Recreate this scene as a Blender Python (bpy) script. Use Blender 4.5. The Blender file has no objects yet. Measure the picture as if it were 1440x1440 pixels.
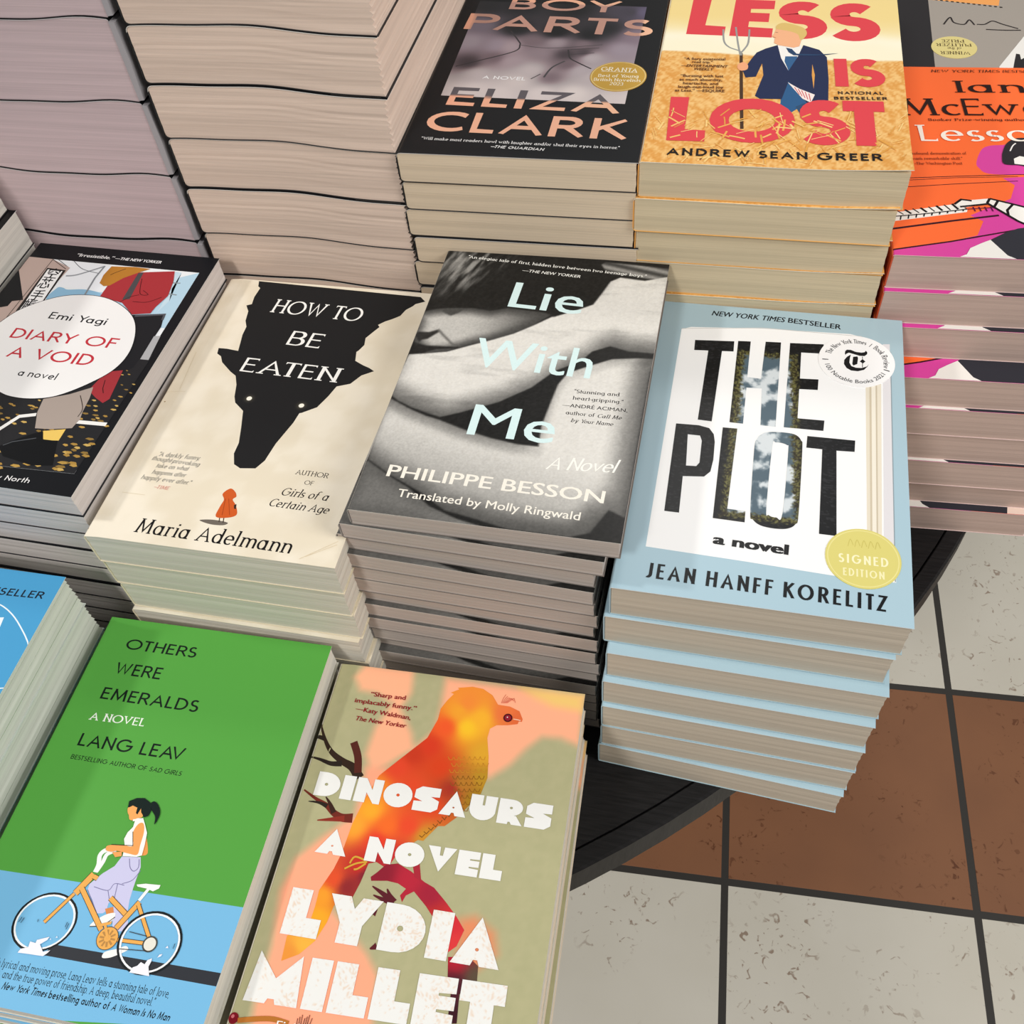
import bpy, bmesh, math, random
import numpy as np
from mathutils import Matrix, Vector
from mathutils.geometry import tessellate_polygon

SC = bpy.context.scene
COL = SC.collection
TABLE_Z = 0.725                      # top of the display table above the floor

# ------------------------------------------------------------------ camera
cam_data = bpy.data.cameras.new('camera')
cam = bpy.data.objects.new('camera', cam_data)
COL.objects.link(cam)
cam_data.sensor_width = 36.0
cam_data.lens = 34.423
cam_data.clip_start = 0.02
_p, _r, _y = math.radians(51.9869), math.radians(6.5679), math.radians(16.3)
_f = Vector((0, math.cos(_p), -math.sin(_p)))
_d = Vector((0, -math.sin(_p), -math.cos(_p)))
_x = Vector((1, 0, 0))
_right = math.cos(_r) * _x + math.sin(_r) * _d
_down = -math.sin(_r) * _x + math.cos(_r) * _d
_M = Matrix((_right, -_down, -_f)).transposed()
cam.matrix_world = Matrix.Translation((0.45345, -0.75613, TABLE_Z + 0.565)) @ (Matrix.Rotation(_y, 3, 'Z') @ _M).to_4x4()
SC.camera = cam

# ------------------------------------------------------------------ light and exposure
SC.view_settings.view_transform = 'Standard'
SC.view_settings.look = 'None'
SC.view_settings.gamma = 1.0
SC.view_settings.use_curve_mapping = False
SC.view_settings.exposure = -0.55

world = bpy.data.worlds.new('shop_ambient')
SC.world = world
world.use_nodes = True
world.node_tree.nodes['Background'].inputs['Color'].default_value = (0.93, 0.95, 1.0, 1)
world.node_tree.nodes['Background'].inputs['Strength'].default_value = 0.32

def area_light(name, loc, aim, size, power, color):
    d = bpy.data.lights.new(name, 'AREA')
    d.shape = 'DISK'; d.size = size; d.energy = power; d.color = color
    o = bpy.data.objects.new(name, d); COL.objects.link(o)
    o.location = loc
    o.rotation_euler = (Vector(aim) - Vector(loc)).to_track_quat('-Z', 'Y').to_euler()
    return o

area_light('right_soft_light', (-1.9, -.35, 2.8), (.2, -.4, .8), .22, 37, (1.0, .985, .96))
area_light('right_soft_light', (-.3, -2.4, 2.9), (.25, -.3, .8), .4, 47, (1.0, .985, .96))
area_light('right_soft_light', (2.4, -1.1, 2.5), (.3, -.3, .8), 1.4, 66, (1.0, .985, .965))  # large soft light added at the right to brighten right-facing page edges
area_light('right_soft_light', (.5, 1.3, 3.1), (.3, -.3, .8), .5, 16, (1.0, .97, .92))


# ------------------------------------------------------------------ helpers
def lin(c):
    if isinstance(c, str):
        c = [int(c[i:i + 2], 16) for i in (0, 2, 4)]
    c = np.asarray(c, float) / 255.0
    return np.where(c <= 0.04045, c / 12.92, ((c + 0.055) / 1.055) ** 2.4)

def hex3(c):
    return np.array([int(c[i:i + 2], 16) for i in (0, 2, 4)], float)

def smooth(e0, e1, x):
    t = np.clip((x - e0) / (e1 - e0), 0, 1)
    return t * t * (3 - 2 * t)

_rs = np.random.RandomState(7)
_perm = _rs.permutation(512)
_val = _rs.rand(512)

def vnoise(x, y):
    xi, yi = np.floor(x).astype(int), np.floor(y).astype(int)
    fx, fy = x - xi, y - yi
    fx, fy = fx * fx * (3 - 2 * fx), fy * fy * (3 - 2 * fy)
    def h(a, b):
        return _val[_perm[(_perm[a & 255] + b) & 511] & 511]
    return (h(xi, yi) * (1 - fx) + h(xi + 1, yi) * fx) * (1 - fy) + (h(xi, yi + 1) * (1 - fx) + h(xi + 1, yi + 1) * fx) * fy

def fbm(x, y, octv=4):
    s, a, t = 0, 0.5, 0
    for i in range(octv):
        s = s + a * vnoise(x * 2 ** i + 17.3 * i, y * 2 ** i + 9.1 * i); t += a; a *= 0.5
    return s / t

def crom(pts, closed=True, n=6):
    """smooth curve through the points"""
    P = [np.array(p, float) for p in pts]
    m = len(P); out = []
    for i in range(m if closed else m - 1):
        p0 = P[i - 1] if (closed or i > 0) else P[0]
        p1, p2 = P[i], P[(i + 1) % m]
        p3 = P[(i + 2) % m] if (closed or i + 2 < m) else P[-1]
        for k in range(n):
            t = k / n
            out.append(0.5 * ((2 * p1) + (p2 - p0) * t + (2 * p0 - 5 * p1 + 4 * p2 - p3) * t * t + (3 * p1 - p0 - 3 * p2 + p3) * t ** 3))
    if not closed:
        out.append(P[-1])
    return [tuple(q) for q in out]

def circle(cx, cy, rx, ry=None, n=40):
    ry = rx if ry is None else ry
    return [(cx + rx * math.cos(2 * math.pi * i / n), cy + ry * math.sin(2 * math.pi * i / n)) for i in range(n)]

def offset_stroke(pts, wfun, closed=False):
    """polyline -> list of quads/polys as (left, right) rails with mitred joints"""
    P = [np.array(p, float) for p in pts]
    if closed:
        P = P + [P[0]]
    n = len(P)
    seg = []
    for i in range(n - 1):
        d = P[i + 1] - P[i]; L = np.linalg.norm(d)
        seg.append(d / L if L > 1e-9 else np.array([1.0, 0]))
    Lr, Rr = [], []
    for i in range(n):
        if closed and i in (0, n - 1):
            a, b = seg[-1], seg[0]
        else:
            a, b = seg[max(i - 1, 0)], seg[min(i, n - 2)]
        m = a + b; mm = np.linalg.norm(m)
        m = m / mm if mm > 1e-6 else b
        nrm = np.array([-m[1], m[0]])
        w = 0.5 * (wfun(a) + wfun(b)) / 2
        c = max(0.45, abs(float(np.dot(m, b))))
        Lr.append(P[i] + nrm * w / c); Rr.append(P[i] - nrm * w / c)
    return Lr, Rr

def rails_mesh(Lr, Rr):
    V = [tuple(p) for p in Lr] + [tuple(p) for p in Rr]
    n = len(Lr)
    F = [(i, n + i, n + i + 1, i + 1) for i in range(n - 1)]
    return V, F

# ------------------------------------------------------------------ lettering
# skeletons: strokes split by '|', points 'x,y', arcs '@cx,cy,rx,ry,from,to'; capitals are 1 high, lower case .66
GLYPHS = {
'A': '0,0 .38,1 .76,0|.14,.33 .62,.33', 'B': '.28,.53 0,.53|0,0 0,1 .28,1 @.28,.765,.23,.235,90,-90 @.3,.265,.27,.265,90,-90 0,0',
'C': '@.48,.5,.48,.5,48,312', 'D': '0,0 0,1 .22,1 @.22,.5,.48,.5,90,-90 0,0', 'E': '.5,1 0,1 0,0 .52,0|0,.53 .44,.53',
'F': '.5,1 0,1 0,0|0,.52 .43,.52', 'G': '@.5,.5,.5,.5,45,360 .6,.5', 'H': '0,0 0,1|.64,0 .64,1|0,.53 .64,.53', 'I': '0,0 0,1',
'J': '.3,1 .3,.22 @.1,.22,.2,.22,0,-120', 'K': '0,0 0,1|.55,1 0,.42|.18,.6 .6,0', 'L': '0,1 0,0 .46,0',
'M': '0,0 .1,1|.9,0 .8,1|.1,1 .45,.06 .8,1', 'N': '0,0 0,1|.64,0 .64,1|0,1 .64,0', 'O': '@.52,.5,.52,.5,90,450', 'P': '0,0 0,1|0,1 .28,1 @.28,.745,.26,.255,90,-90 0,.49',
'Q': '@.52,.5,.52,.5,90,450|.6,.25 .95,-.08', 'R': '0,0 0,1|0,1 .28,1 @.28,.745,.25,.255,90,-90 0,.49|.28,.49 .58,0',
'S': '@.25,.755,.22,.245,40,200 @.25,.745,.22,.24,200,270 @.25,.25,.25,.255,90,-150', 'T': '0,1 .64,1|.32,1 .32,0',
'U': '0,1 0,.3 @.29,.3,.29,.3,180,360 .58,1', 'V': '0,1 .36,0 .72,1', 'W': '0,1 .27,0 .52,1 .77,0 1.04,1', 'X': '0,0 .6,1|0,1 .6,0',
'Y': '0,1 .33,.45 .66,1|.33,.45 .33,0', 'Z': '0,1 .58,1 0,0 .6,0',
'a': '@.26,.33,.26,.33,90,450|.52,.66 .52,0', 'b': '@.28,.33,.27,.33,90,450|0,1.04 0,0', 'c': '@.28,.33,.28,.33,50,310',
'd': '@.27,.33,.27,.33,90,450|.54,1.04 .54,0', 'e': '.02,.36 .54,.36|@.28,.33,.27,.33,6,315', 'f': '@.34,.84,.18,.2,70,180 .16,0|0,.64 .36,.64',
'g': '@.27,.33,.27,.33,90,450|.54,.66 .54,-.06 @.28,-.06,.26,.22,0,-140', 'h': '0,1.04 0,0|@.25,.4,.25,.26,180,0 .5,0', 'i': '0,.66 0,0|0,.92 0,.93',
'j': '.1,.66 .1,-.14 @-.04,-.14,.14,.14,0,-90|.1,.92 .1,.93', 'k': '0,1.04 0,0|.42,.66 .02,.28|.15,.4 .46,0', 'l': '0,1.04 0,0',
'm': '0,.66 0,0|@.22,.44,.22,.22,180,0 .44,0|@.66,.44,.22,.22,180,0 .88,0', 'n': '0,.66 0,0|@.24,.41,.24,.25,180,0 .48,0', 'o': '@.29,.33,.29,.33,90,450',
'p': '@.28,.33,.27,.33,90,450|0,.66 0,-.3', 'q': '@.27,.33,.27,.33,90,450|.54,.66 .54,-.3', 'r': '0,.66 0,0|@.2,.44,.2,.22,180,50',
's': '@.18,.49,.16,.17,40,270 @.18,.16,.18,.165,90,-140', 't': '.14,.9 .14,0|0,.64 .32,.64', 'u': '0,.66 0,.25 @.24,.25,.24,.25,180,360|.48,.66 .48,0',
'v': '0,.66 .26,0 .52,.66', 'w': '0,.66 .2,0 .4,.66 .6,0 .8,.66', 'x': '0,0 .46,.66|0,.66 .46,0', 'y': '0,.66 .26,0|.52,.66 .2,-.3', 'z': '0,.66 .44,.66 0,0 .46,0',
'0': '@.28,.5,.28,.5,90,450', '1': '.0,.82 .18,1 .18,0', '2': '@.26,.74,.26,.26,170,-35 0,0 .54,0', '3': '@.25,.76,.22,.24,150,-90 @.25,.26,.27,.26,90,-150',
'.': '0,0 0,.01', ',': '.03,.03 -.04,-.15', "'": '0,1 0,.8', '“': '0,.8 .05,1|.2,.8 .25,1', '”': '.05,1 0,.8|.25,1 .2,.8',
'’': '.05,1 0,.82', '-': '0,.34 .26,.34', '—': '0,.36 .8,.36', '–': '0,.36 .5,.36', '/': '0,-.1 .3,1.05', '|': '0,-.05 .12,.85', ':': '0,0 0,.01|0,.5 0,.51',
}

def glyph_strokes(ch):
    out = []
    for s in GLYPHS[ch].split('|'):
        pts = []; closed = False
        for tok in s.split():
            if tok[0] == '@':
                cx, cy, rx, ry, a0, a1 = map(float, tok[1:].split(','))
                n = max(4, int(abs(a1 - a0) / 15))
                if abs(a1 - a0) >= 359.9:
                    closed = True
                for i in range(n if closed else n + 1):
                    a = math.radians(a0 + (a1 - a0) * i / n)
                    q = (cx + rx * math.cos(a), cy + ry * math.sin(a))
                    if not pts or math.dist(q, pts[-1]) > 1e-4:
                        pts.append(q)
            else:
                q = tuple(map(float, tok.split(',')))
                if pts and math.dist(q, pts[-1]) < 1e-4: continue
                pts.append(q)
        if not closed and len(pts) > 2 and math.dist(pts[0], pts[-1]) < 1e-4:
            closed = True; pts = pts[:-1]
        out.append((pts, closed))
    return out

def glyph_mesh(ch, thick, thin, serif, xs):
    """one letter as triangles/quads, capital height 1, left edge at 0; returns verts, faces, width"""
    lower = ch.islower() or ch in '.,'
    V, F, Zi = [], [], []
    strokes = glyph_strokes(ch)
    top = 1.0
    def wf(d):
        ang = math.atan2(d[1], d[0])
        return thin + (thick - thin) * abs(math.sin(ang - (0.22 if thin < thick * .8 else 0))) ** 1.4
    def yy(y):
        # keep strokes inside the cap height
        h = 0.66 if (ch.islower() and y <= 0.67) else 1.0
        return thin / 2 + y * (h - thin) / h if y >= 0 else y + thin / 2
    nz = 0
    for si, (pts, closed) in enumerate(strokes):
        P = [(x * xs, yy(y)) for x, y in pts]
        if not closed:
            for e, q in ((0, 1), (-1, -2)):
                d = np.array(P[e]) - np.array(P[q]); L = np.linalg.norm(d)
                if L < 1e-6: continue
                d = d / L
                ext = thin / 2 if max(abs(d)) > .97 else thick * .55
                if L < 0.05: ext = thick / 2
                on_line = min(abs(pts[e][1] - t) for t in (0, .66, 1, 1.04)) < .02
                if abs(d[1]) < .2 or not on_line:
                    ext = 0 if abs(d[1]) < .97 else ext
                P[e] = tuple(np.array(P[e]) + d * ext)
        Lr, Rr = offset_stroke(P, wf, closed)
        lo = 0.0 if min(p[1] for p in pts) >= 0 else -9
        hi = max(p[1] for p in pts)
        hi = 1.0 if abs(hi - 1) < .01 else (.66 if abs(hi - .66) < .01 else 9)
        if ch in "“”’',/|": lo, hi = -9, 9
        clampv = lambda p: (p[0], min(max(p[1], lo), hi))
        v, f = rails_mesh([clampv(p) for p in Lr], [clampv(p) for p in Rr])
        o = len(V); V += v; F += [tuple(o + i for i in q) for q in f]; Zi += [nz * .6] * len(v); nz += 1
        if serif and ch.isalnum() and not (ch in 'NM' and si == 2):
            for e, q in ((0, 1), (-1, -2)):
                if closed: break
                x, y = pts[e]; x2, y2 = pts[q]
                steep = abs(y2 - y) > abs(x2 - x) * .9
                if steep and min(abs(y - t) for t in (0, .66, 1, 1.04, -.3)) < .02 and len(pts) < 9:
                    s = serif; yb = yy(y) + (-thin / 2 if y <= .01 else thin / 2)
                    y0, y1 = (yb, yb + thin * .9) if y <= .01 else (yb - thin * .9, yb)
                    l, r = s + thick / 2, s + thick / 2
                    if ch.islower() and y > .3 and ch not in 'vwxy': r = thick / 2 * .6
                    o = len(V); X = x * xs
                    V += [(X - l, y0), (X + r, y0), (X + r, y1), (X - l, y1)]; F.append((o, o + 1, o + 2, o + 3)); Zi += [nz * .6] * 4; nz += 1
                elif not steep and abs(y2 - y) < .02 and min(abs(y - t) for t in (0, .66, 1)) < .02 and e in (0, -1) and ch in 'EFLTZz':
                    sgn = 1 if y < .1 else -1; X = x * xs; sx = 1 if x > x2 else -1
                    yb = yy(y) - sgn * thin / 2; o = len(V)
                    V += [(X, yb), (X, yb + sgn * (thin + serif * 1.3)), (X - sx * thin * 1.1, yb + sgn * thin)]; F.append((o, o + 1, o + 2)); Zi += [nz * .6] * 3; nz += 1
    xmin = min(v[0] for v in V); xmax = max(v[0] for v in V)
    return [(x - xmin, y) for x, y in V], F, xmax - xmin, Zi

FONTS = {  # thick, thin, serif length, x stretch, gap between letters, extra slant
    'geo': (.15, .135, 0, 1.0, .2), 'geobold': (.17, .155, 0, 1.0, .2), 'cond': (.15, .125, 0, .52, .24), 'wide': (.25, .17, 0, 1.5, .3),
    'fat': (.30, .24, 0, 1.0, .10), 'serif': (.15, .065, .075, 1.0, .15), 'serifb': (.18, .085, .07, 1.0, .15), 'old': (.125, .075, .05, .95, .17),
    'script': (.12, .065, 0, .8, .06), 'widecap': (.27, .21, 0, 1.25, .4),
}

# solid display letters on a unit box
BLOCK = {
 'A': ([(0, 0), (.46, 1), (.92, 0), (.55, 0), (.5, .12), (.42, .12), (.38, 0)], [(.46, .33, .035)], .92),
 'D': ([(0, 0), (0, 1), (.3, 1)] + [(.3 + .55 * math.cos(math.radians(a)), .5 + .5 * math.sin(math.radians(a))) for a in range(75, -90, -15)] + [(.3, 0)], [(.36, .5, .06)], .85),
 'E': ([(0, 0), (0, 1), (.74, 1), (.74, .7), (.42, .68), (.42, .63), (.74, .63), (.74, .38), (.42, .37), (.42, .32), (.74, .3), (.74, 0)], [], .74),
 'I': ([(0, 0), (0, 1), (.42, 1), (.42, 0)], [], .42), 'L': ([(0, 0), (0, 1), (.42, 1), (.42, .4), (.72, .4), (.72, 0)], [], .72),
 'M': ([(0, 0), (.1, 1), (.52, .5), (.94, 1), (1.04, 0), (.62, 0), (.58, .1), (.46, .1), (.42, 0)], [], 1.04),
 'N': ([(0, 0), (0, 1), (.3, 1), (.58, .55), (.58, 1), (.92, 1), (.92, 0), (.7, 0), (.4, .42), (.4, 0)], [], .92),
 'O': ([(.5 + .5 * math.cos(math.radians(a)), .5 + .5 * math.sin(math.radians(a))) for a in range(0, 360, 15)], [(.5, .5, .06)], 1.0),
 'R': ([(0, 0), (0, 1), (.45, 1)] + [(.45 + .36 * math.cos(math.radians(a)), .68 + .32 * math.sin(math.radians(a))) for a in range(75, -90, -15)] + [(.62, .36), (.86, 0), (.5, 0), (.44, .1), (.38, .1), (.36, 0)], [(.42, .66, .05)], .86),
 'S': ([(0, 0), (0, .38), (.3, .40), (0, .52), (0, .84), (.2, 1), (.86, 1), (.86, .64), (.56, .62), (.86, .48), (.86, .16), (.66, 0)], [], .86),
 'T': ([(0, 1), (.84, 1), (.84, .6), (.64, .6), (.64, 0), (.2, 0), (.2, .6), (0, .6)], [], .84),
 'U': ([(0, 1), (0, .42)] + [(.45 + .45 * math.cos(math.radians(a)), .45 + .45 * math.sin(math.radians(a))) for a in range(195, 360, 15)] + [(.9, 1), (.5, 1), (.5, .6), (.42, .6), (.42, 1)], [], .9),
 'V': ([(0, 1), (.42, 1), (.44, .65), (.54, .65), (.56, 1), (.98, 1), (.49, 0)], [], .98),
 'Y': ([(0, 1), (.4, 1), (.52, .75), (.64, 1), (1.04, 1), (.74, .42), (.74, 0), (.3, 0), (.3, .42)], [], 1.04),
}

def tess(outer, holes=()):
    loops = [[Vector((p[0], p[1], 0)) for p in outer]] + [[Vector((p[0], p[1], 0)) for p in h] for h in holes]
    V = [tuple(p[:2]) for l in loops for p in l]
    F = [tuple(t) for t in tessellate_polygon(loops)]
    return V, F

_gc, _prof = {}, {}
def profile(V, F, n=16):
    """left and right outline of a letter at n heights"""
    L, R = [None] * n, [None] * n
    for f in F:
        for i in range(len(f)):
            a, b = V[f[i - 1]], V[f[i]]
            for k in range(n):
                y = -.3 + 1.4 * (k + .5) / n
                if (a[1] <= y) != (b[1] <= y):
                    x = a[0] + (b[0] - a[0]) * (y - a[1]) / (b[1] - a[1])
                    L[k] = x if L[k] is None else min(L[k], x); R[k] = x if R[k] is None else max(R[k], x)
    # let neighbouring heights see each other a little
    sp = lambda P, g: [g([q for q in P[max(0, i - 1):i + 2] if q is not None], default=None) for i in range(n)]
    return sp(L, min), sp(R, max)

def text_shape(body, font):
    """verts, faces, width for a text line, capital height 1"""
    if font == 'block':
        V, F, x = [], [], 0
        for ch in body:
            if ch == ' ':
                x += .35; continue
            outer, holes, w = BLOCK[ch]
            v, f = tess(outer, [circle(a, b, r, n=12)[::-1] for a, b, r in holes])
            o = len(V); V += [(a + x, b) for a, b in v]; F += [tuple(o + i for i in q) for q in f]
            x += w + .07
        return V, F, x - .07, [0] * len(V)
    if font.startswith('sans'):
        c = bpy.data.curves.new('lettering', 'FONT')
        c.body = body; c.size = 1.0; c.fill_mode = 'FRONT'; c.resolution_u = 3
        bold = {'sans': .0, 'sansb': .015, 'sansl': .008, 'sansxb': .045, 'sansm': .007}[font]
        o = bpy.data.objects.new('lettering', c)
        m = o.to_mesh()
        V = [(v.co.x, v.co.y) for v in m.vertices]; F = [tuple(p.vertices) for p in m.polygons]
        o.to_mesh_clear(); bpy.data.objects.remove(o); bpy.data.curves.remove(c)
        cap = .729 * 1.0
        if not V: return [], [], 1, []
        ZB = [0] * len(V)
        if bold:
            ZB = []
            V0, F0, n0 = V, F, len(V); V, F = [], []
            for k, (dx, dy) in enumerate([(-1, .4), (1, .4), (-1, -.4), (1, -.4)]):
                V += [(x + dx * bold, y + dy * bold) for x, y in V0]; F += [tuple(k * n0 + i for i in f) for f in F0]; ZB += [k * .6] * n0
        x0 = min(v[0] for v in V); w = max(v[0] for v in V) - x0
        return [((x - x0) / cap, y / cap) for x, y in V], F, w / cap, ZB
    thick, thin, serif, xs, gap = FONTS[font]
    V, F, x = [], [], 0
    prev = None; px = pw = 0; ZS = []
    for ch in body:
        if ch == ' ':
            x += .34 * xs + gap * 1.2; prev = None; continue
        k = (ch, font)
        if k not in _gc:
            _gc[k] = glyph_mesh('e' if ch == 'é' else 'E' if ch == 'É' else ch, thick, thin, serif, xs)
        v, f, w, zz = _gc[k]; ZS += zz
        if k not in _prof: _prof[k] = profile(v, f)
        lp, rp = _prof[k]
        if prev is not None:      # optical spacing: the closest approach of the two outlines equals the gap
            x = max(px + pw * .72, px + max([a - b for a, b in zip(prev, lp) if a is not None and b is not None] or [pw]) + gap * .8)
        elif V:
            pass
        o = len(V); V += [(a + x, b) for a, b in v]; F += [tuple(o + i for i in q) for q in f]
        prev, px, pw = rp, x, w
        x += w
    return V, F, max(x, .01), ZS

# ------------------------------------------------------------------ printed surfaces
class Print:
    """collects flat printed shapes (millimetres) with their ink colours on one cover"""
    def __init__(self, w, h, base, raster=0.0, xs=(), ys=()):
        self.w, self.h = w, h
        self.V, self.F, self.C = [], [], []
        self.layer = 0
        self.zs = []
        if raster:
            gx = np.linspace(0, w, int(w / raster) + 1); gy = np.linspace(0, h, int(h / raster) + 1)
        else:
            gx = np.array(sorted({0, w, *xs})); gy = np.array(sorted({0, h, *ys}))
        X, Y = np.meshgrid(gx, gy)
        nx, ny = len(gx), len(gy)
        F = [(j * nx + i, j * nx + i + 1, (j + 1) * nx + i + 1, (j + 1) * nx + i) for j in range(ny - 1) for i in range(nx - 1)]
        self.add(np.stack([X.ravel(), Y.ravel()], 1), F, base)
    def add(self, V, F, color, fine=0.0, lift=None):
        V = np.asarray(V, float).reshape(-1, 2)
        if fine:
            V, F, lift = subdivide(V, F, fine, lift)
        lift = np.zeros(len(V)) if lift is None else np.asarray(lift, float)
        # keep ink on the cover
        V = np.stack([np.clip(V[:, 0], 0, self.w), np.clip(V[:, 1], 0, self.h)], 1)
        o = sum(len(v) for v in self.V)
        self.V.append(V); self.F += [tuple(o + i for i in f) for f in F]
        if callable(color):
            c = lin(np.clip(color(V[:, 0], V[:, 1]), 0, 255))
        else:
            c = np.tile(lin(color), (len(V), 1))
        self.C.append(c)
        self.zs.append((self.layer + lift) * 8e-6)
        self.layer += 1 + int(math.ceil(lift.max()))
    def poly(self, pts, color, holes=(), smooth_=False, fine=0.0):
        if smooth_: pts = crom(pts)
        pts = [p for i, p in enumerate(pts) if math.dist(p, pts[i - 1]) > 1e-3]
        V, F = tess(pts, holes)
        self.add(V, F, color, fine)
    def line(self, pts, width, color, smooth_=False, closed=False, taper=False):
        if smooth_: pts = crom(pts, closed)
        if taper:
            n = len(pts); P = [np.array(p) for p in pts]; Lr, Rr = [], []
            for i, p in enumerate(P):
                d = P[min(i + 1, n - 1)] - P[max(i - 1, 0)]; d = d / max(1e-9, np.linalg.norm(d))
                w = width * (1 - .85 * i / (n - 1)) / 2
                Lr.append(p + np.array([-d[1], d[0]]) * w); Rr.append(p - np.array([-d[1], d[0]]) * w)
        else:
            Lr, Rr = offset_stroke(pts, lambda d: width, closed)
        V, F = rails_mesh(Lr, Rr)
        self.add(V, F, color)
    def text(self, body, font, x0, y0, x1, y1, cap, color, slant=0.0, fine=0.0):
        V, F, w, Z = text_shape(body, font)
        if not V: return
        W = math.hypot(x1 - x0, y1 - y0)
        V = np.array(V); a = math.atan2(y1 - y0, x1 - x0)
        X = V[:, 0] * W / w + V[:, 1] * cap * slant; Y = V[:, 1] * cap
        V = np.stack([x0 + X * math.cos(a) - Y * math.sin(a), y0 + X * math.sin(a) + Y * math.cos(a)], 1)
        keep = self.layer
        self.add(V, F, color, fine, Z)
        self.layer = keep      # lines of text do not overlap each other
    def arc_text(self, body, font, cx, cy, r, a0, a1, cap, color, inside=False):
        V, F, w, Z = text_shape(body, font)
        V = np.array(V); t = V[:, 0] / w
        if not inside:
            ang = np.radians(a0 + (a1 - a0) * t); rad = r + V[:, 1] * cap
        else:
            ang = np.radians(a0 + (a1 - a0) * t); rad = r - V[:, 1] * cap
        self.add(np.stack([cx + rad * np.cos(ang), cy + rad * np.sin(ang)], 1), F, color, 0, Z)

def subdivide(V, F, step, lift=None):
    bm = bmesh.new()
    vs = [bm.verts.new((x, y, 0 if lift is None else lift[i])) for i, (x, y) in enumerate(V)]
    for f in F:
        if len(set(f)) > 2:
            try: bm.faces.new([vs[i] for i in f])
            except ValueError: pass
    for ax in (0, 1):
        lo, hi = V[:, ax].min(), V[:, ax].max()
        n = int((hi - lo) / step)
        for i in range(1, n):
            co = [0, 0, 0]; co[ax] = lo + (hi - lo) * i / n; no = [0, 0, 0]; no[ax] = 1
            bmesh.ops.bisect_plane(bm, geom=bm.verts[:] + bm.edges[:] + bm.faces[:], plane_co=co, plane_no=no)
    bm.verts.index_update()
    V2 = np.array([v.co[:2] for v in bm.verts]); Z2 = np.array([v.co[2] for v in bm.verts]); F2 = [tuple(v.index for v in f.verts) for f in bm.faces]
    bm.free()
    return V2, F2, Z2

def idw(points, power=3.0):
    """colour field through scattered ink samples"""
    P = np.array([(x, y) for x, y, c in points], float); Cc = np.array([hex3(c) for x, y, c in points])
    def f(X, Y):
        d2 = (X[:, None] - P[None, :, 0]) ** 2 + (Y[:, None] - P[None, :, 1]) ** 2 + 1.0
        w = d2 ** (-power / 2)
        return (w @ Cc) / w.sum(1)[:, None]
    return f

def sdist(poly, X, Y):
    """signed distance to a polygon, positive inside"""
    P = np.array(poly, float); n = len(P)
    d = np.full(len(X), 1e9); ins = np.zeros(len(X), bool)
    for i in range(n):
        a, b = P[i], P[(i + 1) % n]
        e = b - a; L = max(1e-9, e @ e)
        t = np.clip(((X - a[0]) * e[0] + (Y - a[1]) * e[1]) / L, 0, 1)
        d = np.minimum(d, np.hypot(X - a[0] - t * e[0], Y - a[1] - t * e[1]))
        c = ((a[1] > Y) != (b[1] > Y))
        with np.errstate(divide='ignore', invalid='ignore'):
            xi = (b[0] - a[0]) * (Y - a[1]) / (b[1] - a[1]) + a[0]
        ins ^= c & (X < xi)
    return np.where(ins, d, -d)
# ------------------------------------------------------------------ ink fields used by the covers
def mix(a, b, t):
    return np.asarray(a)[None, :] * (1 - t[:, None]) + np.asarray(b)[None, :] * t[:, None]

def halo(X, Y, cx, cy):
    return mix(hex3('1F1F20'), hex3('6A6250'), np.exp(-((X - cx) ** 2 + (Y - cy) ** 2) / 5.0))

def grave(X, Y):
    n = fbm(X * .9, Y * .9, 3)
    d = np.minimum(np.minimum(X - 47, 88 - X - .06 * (Y - 80)), np.minimum(Y - 50, 174 - Y)) + (n - .5) * 5
    grass = mix(hex3('2C271C'), hex3('6F6C40'), smooth(.35, .7, fbm(X * 2.2 + 40, Y * 1.1, 2)))
    sky = mix(hex3('52646F'), hex3('D3D9DB'), smooth(.44, .68, fbm(X * .2 + 3, Y * .16 + 8, 5)))
    c = mix(hex3('18191B'), hex3('18191B'), d * 0)
    t = smooth(0, 2.5, d)[:, None]; c = c * (1 - t) + grass * t
    t = smooth(4.2, 6.5, d)[:, None]; c = c * (1 - t) + sky * t
    sc = smooth(.62, .7, fbm(X * .5 + 90, Y * 2.0, 2)) * 18
    return c + (sc * (1 - smooth(0, 2, d)))[:, None]

def lighter(points):
    f = idw(points, 3.0)
    def g(X, Y):
        c = f(X, Y)
        return c * (.75 + .75 * smooth(50, 112, c))
    return g

def spray(ink):
    def f(X, Y):
        n = fbm(X * 2.6 + 5, Y * 2.6, 2) + .5 * (fbm(X * .08, Y * .08, 2) - .5)
        t = smooth(.64, .8, n) * .5
        bgc = mix(hex3('E9E8E3'), hex3('E0B896'), t)
        return bgc
    return f

def rose(X, Y, photo):
    d = smooth(-.3, .3, sdist(photo, X, Y))[:, None]
    out = mix(hex3('F0AE90'), hex3('F3BE9C'), smooth(0, 140, X))
    inn = mix(hex3('625C60'), hex3('C29484'), smooth(105, 120, Y))
    return out * (1 - d) + inn * d

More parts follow.
